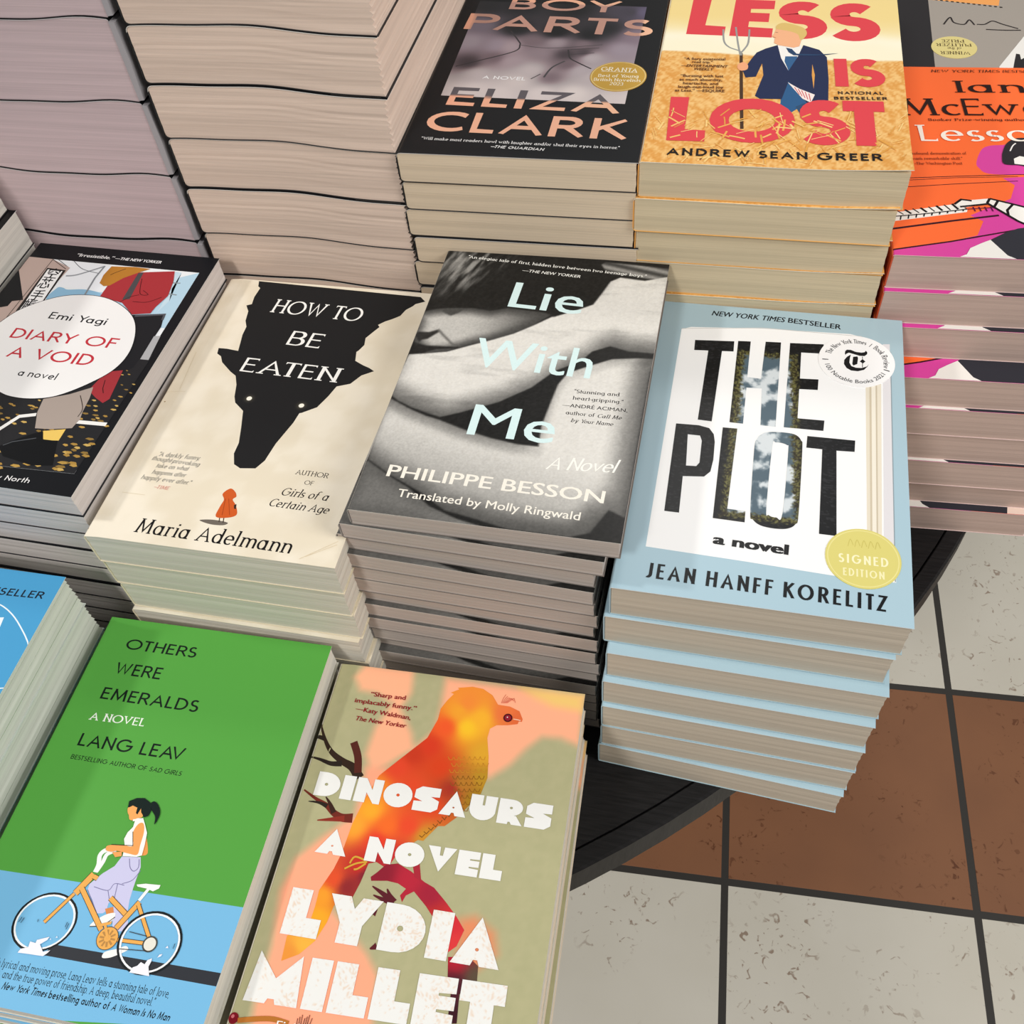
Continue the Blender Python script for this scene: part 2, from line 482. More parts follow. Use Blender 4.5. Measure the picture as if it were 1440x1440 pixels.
def wheat(P, quad):
    rnd = random.Random(11)
    keep = P.layer
    q = [np.array(p) for p in quad]
    for k in range(150):
        u, v = rnd.random(), rnd.random() ** .8
        p = (q[0] * (1 - u) + q[1] * u) * (1 - v) + (q[3] * (1 - u) + q[2] * u) * v
        a = math.radians(rnd.choice([35, 50, 65, 115, 140]) + rnd.uniform(-12, 12)); L = rnd.uniform(5, 11)
        d = np.array([math.cos(a), math.sin(a)]); s = np.array([-d[1], d[0]]) * rnd.uniform(-2, 2)
        P.layer = keep + k % 3
        P.line([tuple(p), tuple(p + d * L * .5 + s), tuple(p + d * L + s * 2.2)], rnd.choice([.5, .7, 1.1]), rnd.choice(['F4CE84', 'EFC070', 'E8AE58', 'DFA04A']), smooth_=True)
    P.layer = keep + 3

# ------------------------------------------------------------------ printed covers (millimetres from the lower left corner)
def art_htbe(w, h):
    base = lambda X, Y: mix(hex3('E4D8C0'), hex3('EEE4D0'), smooth(.3, .7, fbm(X * .06, Y * .06, 4)))
    P = Print(w, h, base, raster=3.0)
    P.dense = False
    P.poly([(20.7,208.6),(22.1,203.6),(24,202.1),(23.3,193.2),(24.2,186.5),(21.1,184.9),(24.4,179.7),(25.9,171),(28.5,165.8),(28.8,158.2),(30.4,149.9),(31.4,144.3),(23.7,145.3),(18.3,145.2),(19.3,140.5),(22.6,138.4),(25.3,133.6),(33.5,126.6),(37.9,123.7),(41.2,116.6),(43.7,107.2),(45.9,102.7),(53,97),(56.7,84.5),(59.7,73.2),(59.9,65.3),(62.9,57.9),(67.3,55.6),(75.9,56.7),(79.1,62.8),(80.8,75.3),(82.3,80.8),(85.4,92.1),(86.4,99.6),(87.7,100.1),(95.1,105.5),(98.8,114.8),(101.2,123),(108.6,126.2),(113.1,133.7),(119.5,138),(115.9,140.3),(111.4,142.1),(105.8,145.1),(104.2,152.6),(105.2,153.9),(107.2,159),(106.2,165),(109,170.3),(111.9,175.6),(110.4,177.4),(113.9,180.9),(117.6,183.4),(121.9,187),(123.9,192.8),(127.3,196.6),(128.5,198.8),(134,201.8),(130,205.7)],'1F1F20')
    P.poly(circle(53.0,106.9,4.2),lambda X,Y:halo(X,Y,53.0,106.9),fine=.8)
    P.poly(circle(53.0,106.9,1.6),'F6F2E2')
    P.poly(circle(85.6,105.5,4.2),lambda X,Y:halo(X,Y,85.6,105.5),fine=.8)
    P.poly(circle(85.6,105.5,1.6),'F6F2E2')
    P.text('HOW TO','serif',38.4,180.7,97.7,178.6,12.37,'F4F2EC',slant=0.05)
    P.text('BE','serif',58.8,153.4,80.1,152.6,12.4,'F4F2EC',slant=0.05)
    P.text('EATEN','serif',38.6,127.8,100.3,126,11.72,'F4F2EC',slant=0.05)
    P.text('“A darkly funny,','old',17.3,57.6,42.1,57.9,3,'2A2622',slant=0.22)
    P.text('thought-provoking','old',15,54.3,43.6,53.5,3,'2A2622',slant=0.22)
    P.text('take on what','old',19.7,49.5,38.6,49.7,3,'2A2622',slant=0.22)
    P.text('happens after','old',19.3,44.9,39.1,45.1,3,'2A2622',slant=0.22)
    P.text('happily ever after.”','old',14.8,40.6,43.9,40.4,3,'2A2622',slant=0.22)
    P.text('—TIME','old',24.8,35.3,33.5,35.3,2.4,'C2503E',slant=0.22)
    P.text('AUTHOR','old',99.1,55.9,117.9,55.6,3.4,'2A2622')
    P.text('OF','old',106.2,49.8,111.4,49.7,2.89,'2A2622')
    P.text('Girls of a','serif',95.8,40.9,122.2,40.7,5.3,'1E1B1A',slant=0.25)
    P.text('Certain Age','serif',91.8,33,125.2,32.4,5.2,'1E1B1A',slant=0.25)
    P.text('Maria Adelmann','serif',26.8,6,113.8,5.1,9.2,'141313',slant=0.05)
    P.poly([(59,18.5),(65.8,19.8),(74.4,19.2),(72.9,17.2),(65.7,16.8)],'6F665C',smooth_=True)
    P.line([(69,22),(69.9,18.8)],0.5,'3A2A22')
    P.line([(71.3,22.3),(72.2,18.7)],0.5,'3A2A22')
    P.poly([(67.4,41.2),(70.9,39.4),(72.7,36.4),(71.5,34.2),(74.8,30.5),(77.4,24.8),(73,22.1),(66.8,22),(66.4,28.5),(66.8,33.4),(64.6,37.2)],'CC5A24',smooth_=True)
    P.poly([(73.6,30.7),(74.7,31.6),(75.7,28.2),(74.5,28.5)],'3A2A22')
    P.line([(67.4,34.3),(69.8,23.4)],0.4,'A5441A')
    P.line([(69.1,34.5),(73.8,24)],0.35,'A5441A')
    P.line([(8.8,30.2),(22.2,30.2)],0.25,'D8C8A8')
    P.line([(-1.3,106.1),(12.6,107.3)],0.25,'D8C8A8')
    P.line([(8.4,108.4),(5.4,140.5)],0.25,'D8C8A8')
    P.line([(120.1,2.7),(136.6,16.3)],0.25,'D8C8A8')
    P.line([(122.6,4.5),(136.6,14.1)],0.25,'D8C8A8')
    P.poly(circle(3.3,98.3,.5,n=8),'A58B62')
    P.poly(circle(0.4,5.2,.5,n=8),'A58B62')
    P.poly(circle(-0.2,61.3,.5,n=8),'A58B62')
    return P

def art_lie(w, h):
    face=[(-3.6,143.7),(6.9,148.1),(12.9,149.7),(27.2,151.5),(37.9,150.5),(47.6,154),(68.5,152.9),(73.4,151.2),(65.5,142),(55.1,133.3),(43.5,125.9),(34.2,121.8),(21.8,114.4),(10.3,111.5),(1.6,119),(-1.4,125.9),(-1.2,134.9)]
    noses=[(-0.3,124.9),(1.7,128.1),(7.8,128.6),(12.5,131.4),(13.4,129.3),(8.3,122.8),(5.5,121.7),(4.1,119.3),(1.4,123.3)]
    fold=[(12.7,131.9),(16.3,128.2),(23.1,121.5),(27.7,119.2),(22.4,120.3),(16.3,126),(12.5,129.9)]
    lid=[(9.1,148.1),(16.2,149.3),(22.5,149.3),(20.2,146),(16.6,143.2),(12.5,145)]
    lips=[(2.4,119.1),(8.7,117.7),(26.9,118.7),(28.1,117.8),(15.5,115.3),(8.3,111.5),(4.7,115)]
    arm1=[(-0,104.4),(0.5,111.6),(5.6,113.7),(16.1,113),(25.3,116.6),(34.2,121.8),(43.3,126.6),(55.1,133.3),(65.5,142),(73.6,150.5),(80.5,154.4)]
    arm1=[(-0.6,78.3),(-0.1,97.4),(1.1,109.5),(10.3,111.5),(21.8,114.4),(34.3,121.5),(43.4,126.3),(55.1,133.3),(65.5,142),(73.7,149.7),(75.3,150),(88,157.9),(95.1,162.9),(98.6,173.3),(101.8,183.8),(106.9,188.1),(121.2,186.9),(134.7,192.2),(141.5,130.1),(133.1,127.4),(119.9,127.2),(109.7,130),(100.7,124.7),(95.8,116.4),(83.2,107.1),(73.4,93.4),(58.4,80.5),(39.7,70.2),(30.3,65.7),(22,67.7),(13.5,70.4),(4.5,74.4)]
    arm2=[(-0.9,33.9),(-1.4,44.8),(-0.9,62.5),(0.1,75.7),(13.8,69.1),(22.5,65.9),(30.7,63.9),(45.3,59),(59.3,55.5),(73.6,53.3),(82.8,53.2),(84.6,53.3),(83.5,67.7),(85,83),(86.6,97.7),(90.3,106.8),(99.9,113.1),(112,120.4),(124.9,122.8),(136.1,123.7),(133.4,112.8),(133.3,52.6),(133.9,14.7),(125.4,18.4),(118.8,3.8),(109.6,-0.1),(94.8,0),(79.7,0.1),(62.7,3.7),(47.6,6.4),(32.5,15.8),(15.2,23.9),(0.5,32.7)]
    hip=[(0.7,32.1),(15.4,23.3),(26.7,17.6),(40,7.8),(54.8,2.5),(72,-1.1),(89.9,-0.8),(103.9,-1),(133.3,-2.4),(134.2,-9.3),(59.9,-1.7),(1.2,-0.7),(-2.4,3.9)]
    cuff=[(94.3,198.5),(96.4,201),(133.9,199.5),(135,189),(121,188.4),(106.6,190.3),(100.8,190.3),(97.6,192.9)]
    hair=[(-1.1,179.1),(-1.2,205.4),(21.6,203.7),(35.6,200.2),(30.7,187.9),(22.4,172.2),(9.2,164.1)]
    def base(X, Y):
        n = fbm(X * .9, Y * .9, 2) - .5
        v = 33 + 0 * X
        hs = smooth(-14, 10, sdist(hair, X, Y)) * smooth(.35, .8, fbm(X * .35 - Y * .12, Y * .06 + X * .04, 3)) * 115
        v = v + hs
        d = sdist(hip, X, Y); m = smooth(-.5, .8, d); v = v * (1 - m) + m * (92 + 45 * smooth(20, 95, X) + 20 * smooth(0, 10, d))
        d = sdist(face, X, Y); m = smooth(-.6, 1.0, d); lit = 188 - 125 * smooth(24, 80, X); v = v * (1 - m) + m * (70 + (lit - 70) * smooth(0, 9, d))
        for q, val in ((noses, 44), (lips, 36), (fold, 92), (lid, 70)):
            m = smooth(-.8, 1.0, sdist(q, X, Y)); v = v * (1 - m) + m * val
        d = sdist(cuff, X, Y); m = smooth(-.5, .8, d); v = v * (1 - m) + m * (105 + 40 * np.sin(Y * .9 + X * .2))
        d = sdist(arm2, X, Y); m = smooth(-.5, .8, d)
        sh = smooth(-9, 9, sdist(arm2, X + 3, Y - 9)) * smooth(-9, 9, sdist(arm2, X + 9, Y)); val = (116 + 104 * sh) * (.70 + .30 * smooth(15, 80, Y + .25 * X)) - 22 * smooth(0, 5, 5 - sdist(arm2, X, Y + 4))
        v = v * (1 - m) + m * val
        d = sdist(arm1, X, Y); m = smooth(-.5, .8, d)
        sh = smooth(-12, 8, sdist(arm1, X - 1, Y - 11)); val = 98 + 122 * sh
        val = val - 16 * smooth(.55, .8, fbm(X * .05 + 4, Y * .22, 3))
        v = v * (1 - m) + m * val
        v = v + n * 16
        return np.stack([v * 1.0, v * .982, v * .945], 1)
    P = Print(w, h, base, raster=.7)
    P.dense = True
    P.text('“An elegiac tale of first, hidden love between two teenage boys.”','serifb',14.1,195.3,121.8,189.7,2.5,'F0EEE6')
    P.text('—THE NEW YORKER','sansl',49,186.7,84,184.9,2.5,'F0EEE6',slant=0.18)
    P.text('Lie','sansm',47,155.3,89.5,153.6,22.77,'D6ECEA')
    P.text('With','sansm',36.6,105.5,102.5,104.2,23.48,'D6ECEA')
    P.text('Me','sansm',46.6,56.3,91.3,56,22.51,'D6ECEA')
    P.text('“Stunning and','serifb',96,92.6,119.9,93.3,2.55,'201C1C')
    P.text('heart-gripping.”','serifb',96.1,87.8,122.5,88.3,2.55,'201C1C')
    P.text('—ANDRÉ ACIMAN,','sansl',91.6,82.1,125.4,82.7,2.55,'201C1C')
    P.text('author of','serifb',94.3,77,109.4,77,2.55,'201C1C')
    P.text('Call Me','serifb',110.6,76.9,123.1,77.1,2.55,'201C1C',slant=0.25)
    P.text('by Your Name','serifb',97.7,72,119.4,72.2,2.55,'201C1C',slant=0.25)
    P.text('A Novel','script',90.9,39.2,124.5,41.7,8.18,'F5F2E8',slant=0.35)
    P.text('PHILIPPE BESSON','sansb',13.3,23.2,122.3,22.2,7.9,'F2EBDD')
    P.text('Translated by Molly Ringwald','sansl',22.3,11.4,112.7,10.4,5.09,'F2EBDD')
    return P

def art_plot(w, h):
    base = lambda X, Y: mix(hex3('A9C4CF'), hex3('A6BDC5'), smooth(60, 200, Y))  # greyer towards the top: reflected sheen painted into the cover colour
    P = Print(w, h, base, raster=8.0)
    P.dense = False
    P.poly([(14.6,186.5),(19.9,189),(61.2,193.1),(110.4,194.7),(116.8,192.9),(118.9,188.2),(131.8,182.9),(131.8,24.3),(104.1,23.7),(60.8,25.4),(13.8,26.7)],'F3F2F0')
    P.poly([(118.5,187.1),(120.6,187.4),(120.3,23.5),(118.8,25.5)],'E3D9C4')
    P.poly([(120.6,187.4),(121.7,187.5),(121.2,23.7),(120.3,25.8)],'CDBFA6')
    P.poly([(121.7,187.5),(124,187.8),(123.1,24),(121.2,25.9)],'EDE5D4')
    P.poly([(124,187.8),(124.8,187.9),(123.8,24.1),(123.1,26.2)],'C9BBA3')
    P.poly([(124.8,187.9),(127.1,188.2),(125.5,24.4),(123.8,26.3)],'E6DCC8')
    P.poly([(128.1,188.4),(131.9,188.9),(131.2,25.3),(126.4,26.8)],'DEDADB')
    P.line([(132.2,182.5),(131.4,24.6)],0.5,'8E9CA2')
    P.line([(14.5,186.9),(61.2,193.5),(116.8,193.4)],0.4,'C9C6C2')
    P.text('NEW YORK TIMES','sansb',30.8,200.7,72.9,200,4.41,'1B1D20',slant=0.2)
    P.text('BESTSELLER','sansb',75,200.1,105,197.9,4.32,'1B1D20')
    P.poly([(23.3,178.1),(45.6,179.9),(45.8,171.3),(39.3,170.8),(38.3,115),(30.8,115.3),(31.6,170.2),(23.6,169.6)],grave,fine=0.7)
    P.poly([(47.8,180.5),(54.9,181),(54.8,151.5),(62.4,151.3),(63.3,181.9),(71.9,182.4),(72,115.9),(64.1,115.9),(63.3,143.7),(54.9,143.3),(54.9,115.7),(47.7,115.8)],grave,fine=0.7)
    P.poly([(77,182.6),(95.7,184),(95.3,176.1),(83.4,175.5),(83.4,154.4),(93.4,155),(93.2,146.7),(83.3,146.1),(83.2,123.8),(97.2,124.1),(96.8,116.5),(76.3,116.2)],grave,fine=0.7)
    P.poly([(19.6,110.8),(31.7,111.2),(37.4,109.9),(40.2,105.8),(41.2,100.4),(41.5,87.6),(40.7,79.5),(37.8,75.6),(27,74.3),(27.6,50.1),(20.2,50.1)],grave,holes=[[(26.6,103.8),(27.9,81.7),(33.2,82.1),(34.6,84.8),(34.4,100.3),(33.1,103.8)]],fine=0.7)
    P.poly([(44.5,111.5),(52.2,111.7),(51.1,56.3),(60.1,56.2),(60.2,49),(44.5,49.3)],grave,fine=0.7)
    P.poly(crom([(68.4,111.5),(76.4,112.4),(82.5,111.6),(85.6,107.9),(86.4,101.6),(86,58.4),(84.7,51.7),(81.1,48.4),(74.9,47.4),(68,48.3),(64.1,51.4),(62.5,56.4),(61.9,97.9),(62.9,105.8),(65.2,109.5)]),grave,holes=[crom([(72.8,104.7),(71,101.1),(70.2,59.3),(71.6,55.4),(75.2,54.5),(78.2,57.2),(79.3,98.7),(78.4,103.7)])],fine=.7)
    P.poly([(88.7,111.6),(113.1,111.9),(112.8,103.9),(103.7,103.4),(104.4,47.5),(96.1,47.5),(96.5,103.3),(88.4,103.3)],grave,fine=0.7)
    P.text('a novel','sansxb',45.7,33.7,82.1,32.5,6.2,'1A1B1D')
    P.text('JEAN HANFF KORELITZ','cond',16,8.5,127.8,7.1,8.82,'17191B')
    return P

def art_owe(w, h):
    P = Print(w, h, '56A043', raster=0)
    P.dense = False
    P.poly([(-36.1,56.7),(0.5,-2.7),(71.6,-5),(135.7,8.2),(135.5,60.2)],'78B8DE')
    P.poly([(51.7,29.3),(135.3,31),(135.2,25.3),(48.9,24)],'33353A')
    P.text('OTHERS','geo',17,183.9,60.2,184.2,6.61,'15201A')
    P.text('WERE','geo',17.5,168,45.3,168.3,7.22,'15201A')
    P.text('EMERALDS','geo',16.6,152.4,74,152.6,7,'15201A')
    P.text('LANG LEAV','geo',16.6,124.6,76.9,125.1,7.11,'15201A')
    P.text('A NOVEL','serifb',16.1,139.6,48.1,140.4,4.51,'EEF2E6')
    P.text('BESTSELLING AUTHOR OF','geo',16.5,117,59.9,117,2.5,'15201A')
    P.text('SAD GIRLS','geo',61.5,117.1,79.4,117.2,2.5,'15201A',slant=0.2)
    P.text('h lyrical and moving prose, Lang Leav tells a stunning tale of love,','old',29,15.8,115.2,17,3.5,'13181C')
    P.text('and the true power of friendship. A deep, beautiful novel.”','old',34.1,11.6,110,12.6,3.5,'13181C')
    P.text('New York Times','geobold',36.3,7.1,58.8,7.4,3.2,'13181C',slant=0.22)
    P.text('bestselling author of','geobold',60,7.4,89.9,7.7,3.2,'13181C')
    P.text('A Woman Is No Man','geobold',91.1,7.6,119.1,8.1,3.2,'13181C',slant=0.22)
    P.poly([(57.7,42.4),(58.2,40.1),(58.1,37.8),(57.7,35.4),(56.7,33.1),(55.4,31),(53.7,29.1),(51.6,27.5),(49.3,26.2),(46.8,25.2),(44.2,24.6),(41.5,24.4),(38.9,24.5),(36.3,25.1),(34,26.1),(31.8,27.4),(30.1,29.1),(28.6,31),(27.6,33.1),(27.1,35.4),(27,37.8),(27.4,40.2),(28.2,42.5),(29.6,44.7),(31.3,46.7),(33.4,48.4),(35.7,49.8),(38.3,50.9),(41.1,51.5),(43.8,51.7),(46.6,51.4),(49.2,50.8),(51.6,49.7),(53.7,48.3),(55.4,46.6),(56.8,44.6)],'1B2022',holes=[[(56.6,42.1),(57.1,40),(57.1,37.8),(56.6,35.6),(55.8,33.5),(54.5,31.5),(52.9,29.7),(51,28.2),(48.9,27),(46.5,26),(44.1,25.5),(41.6,25.3),(39.1,25.5),(36.8,26),(34.6,26.9),(32.6,28.1),(30.9,29.7),(29.6,31.5),(28.7,33.5),(28.2,35.6),(28.1,37.8),(28.5,40),(29.3,42.2),(30.5,44.2),(32.1,46.1),(34,47.7),(36.2,49),(38.6,49.9),(41.2,50.5),(43.7,50.7),(46.3,50.5),(48.7,49.9),(50.9,48.9),(52.9,47.6),(54.5,46),(55.8,44.1)]])
    P.poly([(56.6,42.1),(57.1,40),(57.1,37.8),(56.6,35.6),(55.8,33.5),(54.5,31.5),(52.9,29.7),(51,28.2),(48.9,27),(46.5,26),(44.1,25.5),(41.6,25.3),(39.1,25.5),(36.8,26),(34.6,26.9),(32.6,28.1),(30.9,29.7),(29.6,31.5),(28.7,33.5),(28.2,35.6),(28.1,37.8),(28.5,40),(29.3,42.2),(30.5,44.2),(32.1,46.1),(34,47.7),(36.2,49),(38.6,49.9),(41.2,50.5),(43.7,50.7),(46.3,50.5),(48.7,49.9),(50.9,48.9),(52.9,47.6),(54.5,46),(55.8,44.1)],'F2F3F2',holes=[[(55.7,41.8),(56.1,39.8),(56.1,37.8),(55.7,35.7),(54.9,33.7),(53.8,31.9),(52.3,30.2),(50.5,28.8),(48.5,27.6),(46.3,26.8),(44,26.3),(41.7,26.1),(39.3,26.2),(37.1,26.8),(35.1,27.6),(33.2,28.8),(31.7,30.2),(30.4,31.9),(29.6,33.7),(29.1,35.7),(29,37.8),(29.4,39.9),(30.1,41.9),(31.3,43.8),(32.8,45.5),(34.6,47),(36.7,48.2),(38.9,49.1),(41.3,49.7),(43.7,49.8),(46,49.6),(48.3,49.1),(50.4,48.2),(52.2,46.9),(53.7,45.5),(54.9,43.7)]])
    P.line([(56.5,63.8),(56.6,67.6),(55.3,71.7),(56.5,74.3),(59.7,76)],2.2,'F3F2EE',smooth_=True)
    P.line([(57,64),(58.2,68.9),(58.7,73),(62.4,75.5)],2.0,'F3F2EE',smooth_=True)
    P.poly([(74.4,84.6),(78.7,77.1),(76.5,75.2),(74.3,75.6),(74.3,80.1)],'E89A52',smooth_=True)
    P.poly([(66.6,73.2),(76.1,74.4),(78.2,69.7),(78.4,63.9),(78.7,59.7),(79.3,54.2),(80.7,48.9),(83.2,43.9),(83.9,40.6),(79.7,39.9),(76.4,41.1),(73.7,47.7),(71.7,52.9),(69.7,51.2),(70.2,47.8),(69,46.3),(66.1,45.8),(61.2,51.2),(56.6,55.4),(56.4,58.2),(60.6,63.9),(65,68.2)],'CBC8E6')
    P.line([(73.7,60.3),(68.7,60.2),(66.8,56.7),(59.1,57.2)],0.35,'7C78A0',smooth_=True)
    P.line([(66.8,56.7),(69.5,52.6)],0.35,'7C78A0',smooth_=True)
    P.line([(78.8,68.3),(76.7,63.3),(72.3,60.8)],0.35,'7C78A0',smooth_=True)
    P.line([(56.6,55.4),(66.1,45.8)],0.35,'7C78A0',smooth_=True)
    P.line([(70.2,60.4),(71.7,52.9)],0.35,'7C78A0',smooth_=True)
    P.line([(70.8,72.8),(73,68.8),(75.6,67.4),(77.1,69.5),(75.8,73.3)],0.35,'7C78A0',smooth_=True)
    P.poly([(69.2,48.4),(72.7,50),(74.4,47.2),(70.9,46.2)],'D98A4E')
    P.poly([(65.3,39.8),(66.3,42.1),(70.4,45.8),(74.6,47.5),(75.5,46),(74.8,43.8),(71.2,41.5),(67.3,40)],'F4F1EC',smooth_=True)
    P.poly([(77.4,27.8),(77.7,30.3),(82.4,32.4),(86,34.3),(87.7,34),(87.9,32.7),(84.2,30.1),(80.6,28.2)],'F4F1EC',smooth_=True)
    P.line([(65.3,39.6),(71.3,41.3),(75.7,45.7)],0.4,'3A2C22',smooth_=True)
    P.line([(56.4,62.8),(51.4,52.7)],3.7,'3A2C22')
    P.line([(56.4,62.8),(51.4,52.7)],3.2,'EBAC58')
    P.line([(51,52.6),(42.5,37.7)],2.0,'3A2C22')
    P.line([(51,52.6),(42.5,37.7)],1.5,'EBAC58')
    P.line([(53.5,55.5),(71.6,39.2)],2.7,'3A2C22')
    P.line([(53.5,55.5),(71.6,39.2)],2.2,'EBAC58')
    P.line([(56.8,61.8),(59.2,61.1)],2.5,'3A2C22')
    P.line([(56.8,61.8),(59.2,61.1)],2,'EBAC58')
    P.line([(69.6,53.6),(80.2,47.8)],2.7,'3A2C22')
    P.line([(69.6,53.6),(80.2,47.8)],2.2,'EBAC58')
    P.line([(84.7,54.1),(78.4,41)],2.9,'3A2C22')
    P.line([(84.7,54.1),(78.4,41)],2.4,'EBAC58')
    P.line([(84.5,53),(97.7,37.7)],2.1,'3A2C22')
    P.line([(84.5,53),(97.7,37.7)],1.6,'EBAC58')
    P.line([(76.5,36),(97.9,37.2)],2.0,'3A2C22')
    P.line([(76.5,36),(97.9,37.2)],1.5,'EBAC58')
    P.line([(84.1,54.7),(86.5,60.7)],1.5,'F3F2EE')
    P.poly([(79.8,61.6),(84,62.7),(91.6,63.3),(91.5,61.7),(89.1,59.9),(85.7,60.6),(80.6,60.8)],'F5F3EF')
    P.poly([(112.1,41.4),(112.6,39),(112.6,36.5),(112.1,34.1),(111.2,31.8),(109.9,29.7),(108.2,27.9),(106.2,26.3),(104,25),(101.5,24.2),(98.9,23.7),(96.2,23.6),(93.6,24),(91.1,24.7),(88.7,25.9),(86.6,27.4),(84.8,29.2),(83.4,31.2),(82.3,33.5),(81.8,35.9),(81.6,38.4),(82,40.8),(82.9,43.2),(84.1,45.4),(85.8,47.3),(87.9,49),(90.2,50.3),(92.8,51.2),(95.5,51.7),(98.3,51.8),(101,51.4),(103.6,50.5),(105.9,49.3),(108.1,47.7),(109.8,45.8),(111.2,43.7)],'1B2022',holes=[[(111.1,41.1),(111.5,38.9),(111.5,36.6),(111.1,34.4),(110.3,32.2),(109.1,30.3),(107.5,28.5),(105.6,27),(103.5,25.9),(101.2,25.1),(98.8,24.6),(96.3,24.6),(93.9,24.9),(91.5,25.6),(89.3,26.7),(87.3,28.1),(85.7,29.7),(84.3,31.7),(83.4,33.8),(82.8,36),(82.7,38.3),(83.1,40.6),(83.9,42.8),(85.1,44.8),(86.6,46.6),(88.6,48.2),(90.7,49.4),(93.1,50.2),(95.6,50.7),(98.2,50.7),(100.7,50.4),(103.1,49.6),(105.3,48.5),(107.3,47),(108.9,45.2),(110.2,43.2)]])
    P.poly([(111.1,41.1),(111.5,38.9),(111.5,36.6),(111.1,34.4),(110.3,32.2),(109.1,30.3),(107.5,28.5),(105.6,27),(103.5,25.9),(101.2,25.1),(98.8,24.6),(96.3,24.6),(93.9,24.9),(91.5,25.6),(89.3,26.7),(87.3,28.1),(85.7,29.7),(84.3,31.7),(83.4,33.8),(82.8,36),(82.7,38.3),(83.1,40.6),(83.9,42.8),(85.1,44.8),(86.6,46.6),(88.6,48.2),(90.7,49.4),(93.1,50.2),(95.6,50.7),(98.2,50.7),(100.7,50.4),(103.1,49.6),(105.3,48.5),(107.3,47),(108.9,45.2),(110.2,43.2)],'F2F3F2',holes=[[(110.2,40.9),(110.6,38.8),(110.6,36.6),(110.2,34.6),(109.4,32.6),(108.3,30.7),(106.8,29.1),(105.1,27.7),(103.1,26.6),(100.9,25.9),(98.7,25.5),(96.4,25.4),(94.1,25.7),(91.9,26.4),(89.8,27.4),(88,28.7),(86.4,30.2),(85.2,32),(84.3,34),(83.8,36.1),(83.7,38.2),(84,40.4),(84.7,42.4),(85.9,44.3),(87.3,46),(89.1,47.5),(91.2,48.6),(93.4,49.4),(95.7,49.8),(98.1,49.9),(100.5,49.5),(102.7,48.8),(104.8,47.7),(106.6,46.4),(108.2,44.7),(109.4,42.9)]])
    P.poly(circle(97.5,37.1,3.6),'4A4A44')
    P.poly(circle(97.5,37.1,2.88),'E6E2D4')
    P.poly(circle(76.3,36.1,5.22),'3A2C22')
    P.poly(circle(76.3,36.1,4.96),'EBAC58')
    P.line([(77.9,36.1),(80.2,36.1)],.9,'B8874A')
    P.line([(77.6,37.0),(79.5,38.4)],.9,'B8874A')
    P.line([(76.8,37.6),(77.5,39.8)],.9,'B8874A')
    P.line([(75.8,37.6),(75.1,39.8)],.9,'B8874A')
    P.line([(75.0,37.0),(73.1,38.4)],.9,'B8874A')
    P.line([(74.7,36.1),(72.4,36.1)],.9,'B8874A')
    P.line([(75.0,35.2),(73.1,33.8)],.9,'B8874A')
    P.line([(75.8,34.6),(75.1,32.4)],.9,'B8874A')
    P.line([(76.8,34.6),(77.5,32.4)],.9,'B8874A')
    P.line([(77.6,35.2),(79.5,33.8)],.9,'B8874A')
    P.poly([(68.4,41),(75.3,43.6),(75.2,42.2),(70.3,40.3)],'EBAC58')
    P.line([(72.7,41.4),(76.5,36)],1.2,'EBAC58')
    P.line([(85.5,40.6),(94.8,40.1)],0.3,'3A2C22')
    P.line([(83.4,32.6),(97.5,34)],0.3,'3A2C22')
    P.poly([(65.6,92.3),(69.4,92.9),(71.5,90.2),(74.5,86.1),(75.8,80.3),(76.5,75.2),(74.2,74.1),(67,73.3),(66.1,78),(64.1,81.4),(64.5,84.8),(66.1,87.8)],'F6F3EC')
    P.poly([(68.1,89.6),(70.6,90.4),(72.7,86.5),(73.6,79.9),(74.1,75.2),(69.9,74.9),(63.3,75.3),(60.5,74.4),(57.5,74.7),(56.9,76.5),(59,77.5),(65.1,78.4),(70,79),(67.3,84.9)],'EFA35C',smooth_=True)
    P.line([(67,85.6),(70,79),(65.1,78.4),(58.9,77.7)],0.35,'3A2C22')
    P.poly([(61,74.2),(65.7,75.3),(66.6,73.2),(63.5,72.2)],'EFA35C')
    P.poly([(59.3,96.7),(60.5,99.2),(65.4,99.2),(67.5,97.2),(68.7,93.6),(66.1,92.2),(64.6,91),(62.6,91.2),(61.4,93.1),(60.1,94.5)],'F0A860',smooth_=True)
    P.poly([(59.2,96.8),(58.4,100.1),(61.6,102.2),(65.8,102.9),(69.9,101.1),(71.9,97.2),(71.6,94.4),(69.7,93.3),(67,95.6),(66.2,97.4),(65.6,94.2),(64.5,94.8),(64.1,97.5),(61.3,98.2),(60.1,97.2)],'14211E')
    P.poly([(70.3,101.2),(72.4,101.9),(75.6,99.3),(77.2,95.7),(76.5,90.8),(75.2,94.6),(71.7,97.9)],'14211E',smooth_=True)
    P.line([(64.6,91),(69.6,92.5)],1.0,'F6F3EC')
    P.poly([(36.6,22.9),(37.2,24.7),(40.5,25.9),(40.2,28.5),(43.1,28.3),(43.1,29.7),(45.7,30.8),(48.5,32),(48.1,30.5),(45.5,28.1),(48.5,25.3),(51.7,26.5),(50.9,25.1),(49.4,23.5),(41.9,23.2)],'EFEDF4')
    P.poly([(93.1,23.9),(93.8,26.2),(95.6,27.2),(96.7,29),(98.8,28.4),(99.4,30.4),(101.2,31.4),(101.4,30.1),(101,27.8),(103,24),(97.5,24)],'EFEDF4')
    P.poly([(103.5,32.1),(104,33.5),(105.3,34),(105,33)],'EFEDF4')
    P.poly([(105.6,36.7),(106.3,37.8),(107,36.9)],'EFEDF4')
    P.poly([(49,31),(49.6,31.5),(49.7,30.8)],'EFEDF4')
    P.poly([(51.6,32.1),(51.9,32.9),(52.5,32.3)],'EFEDF4')
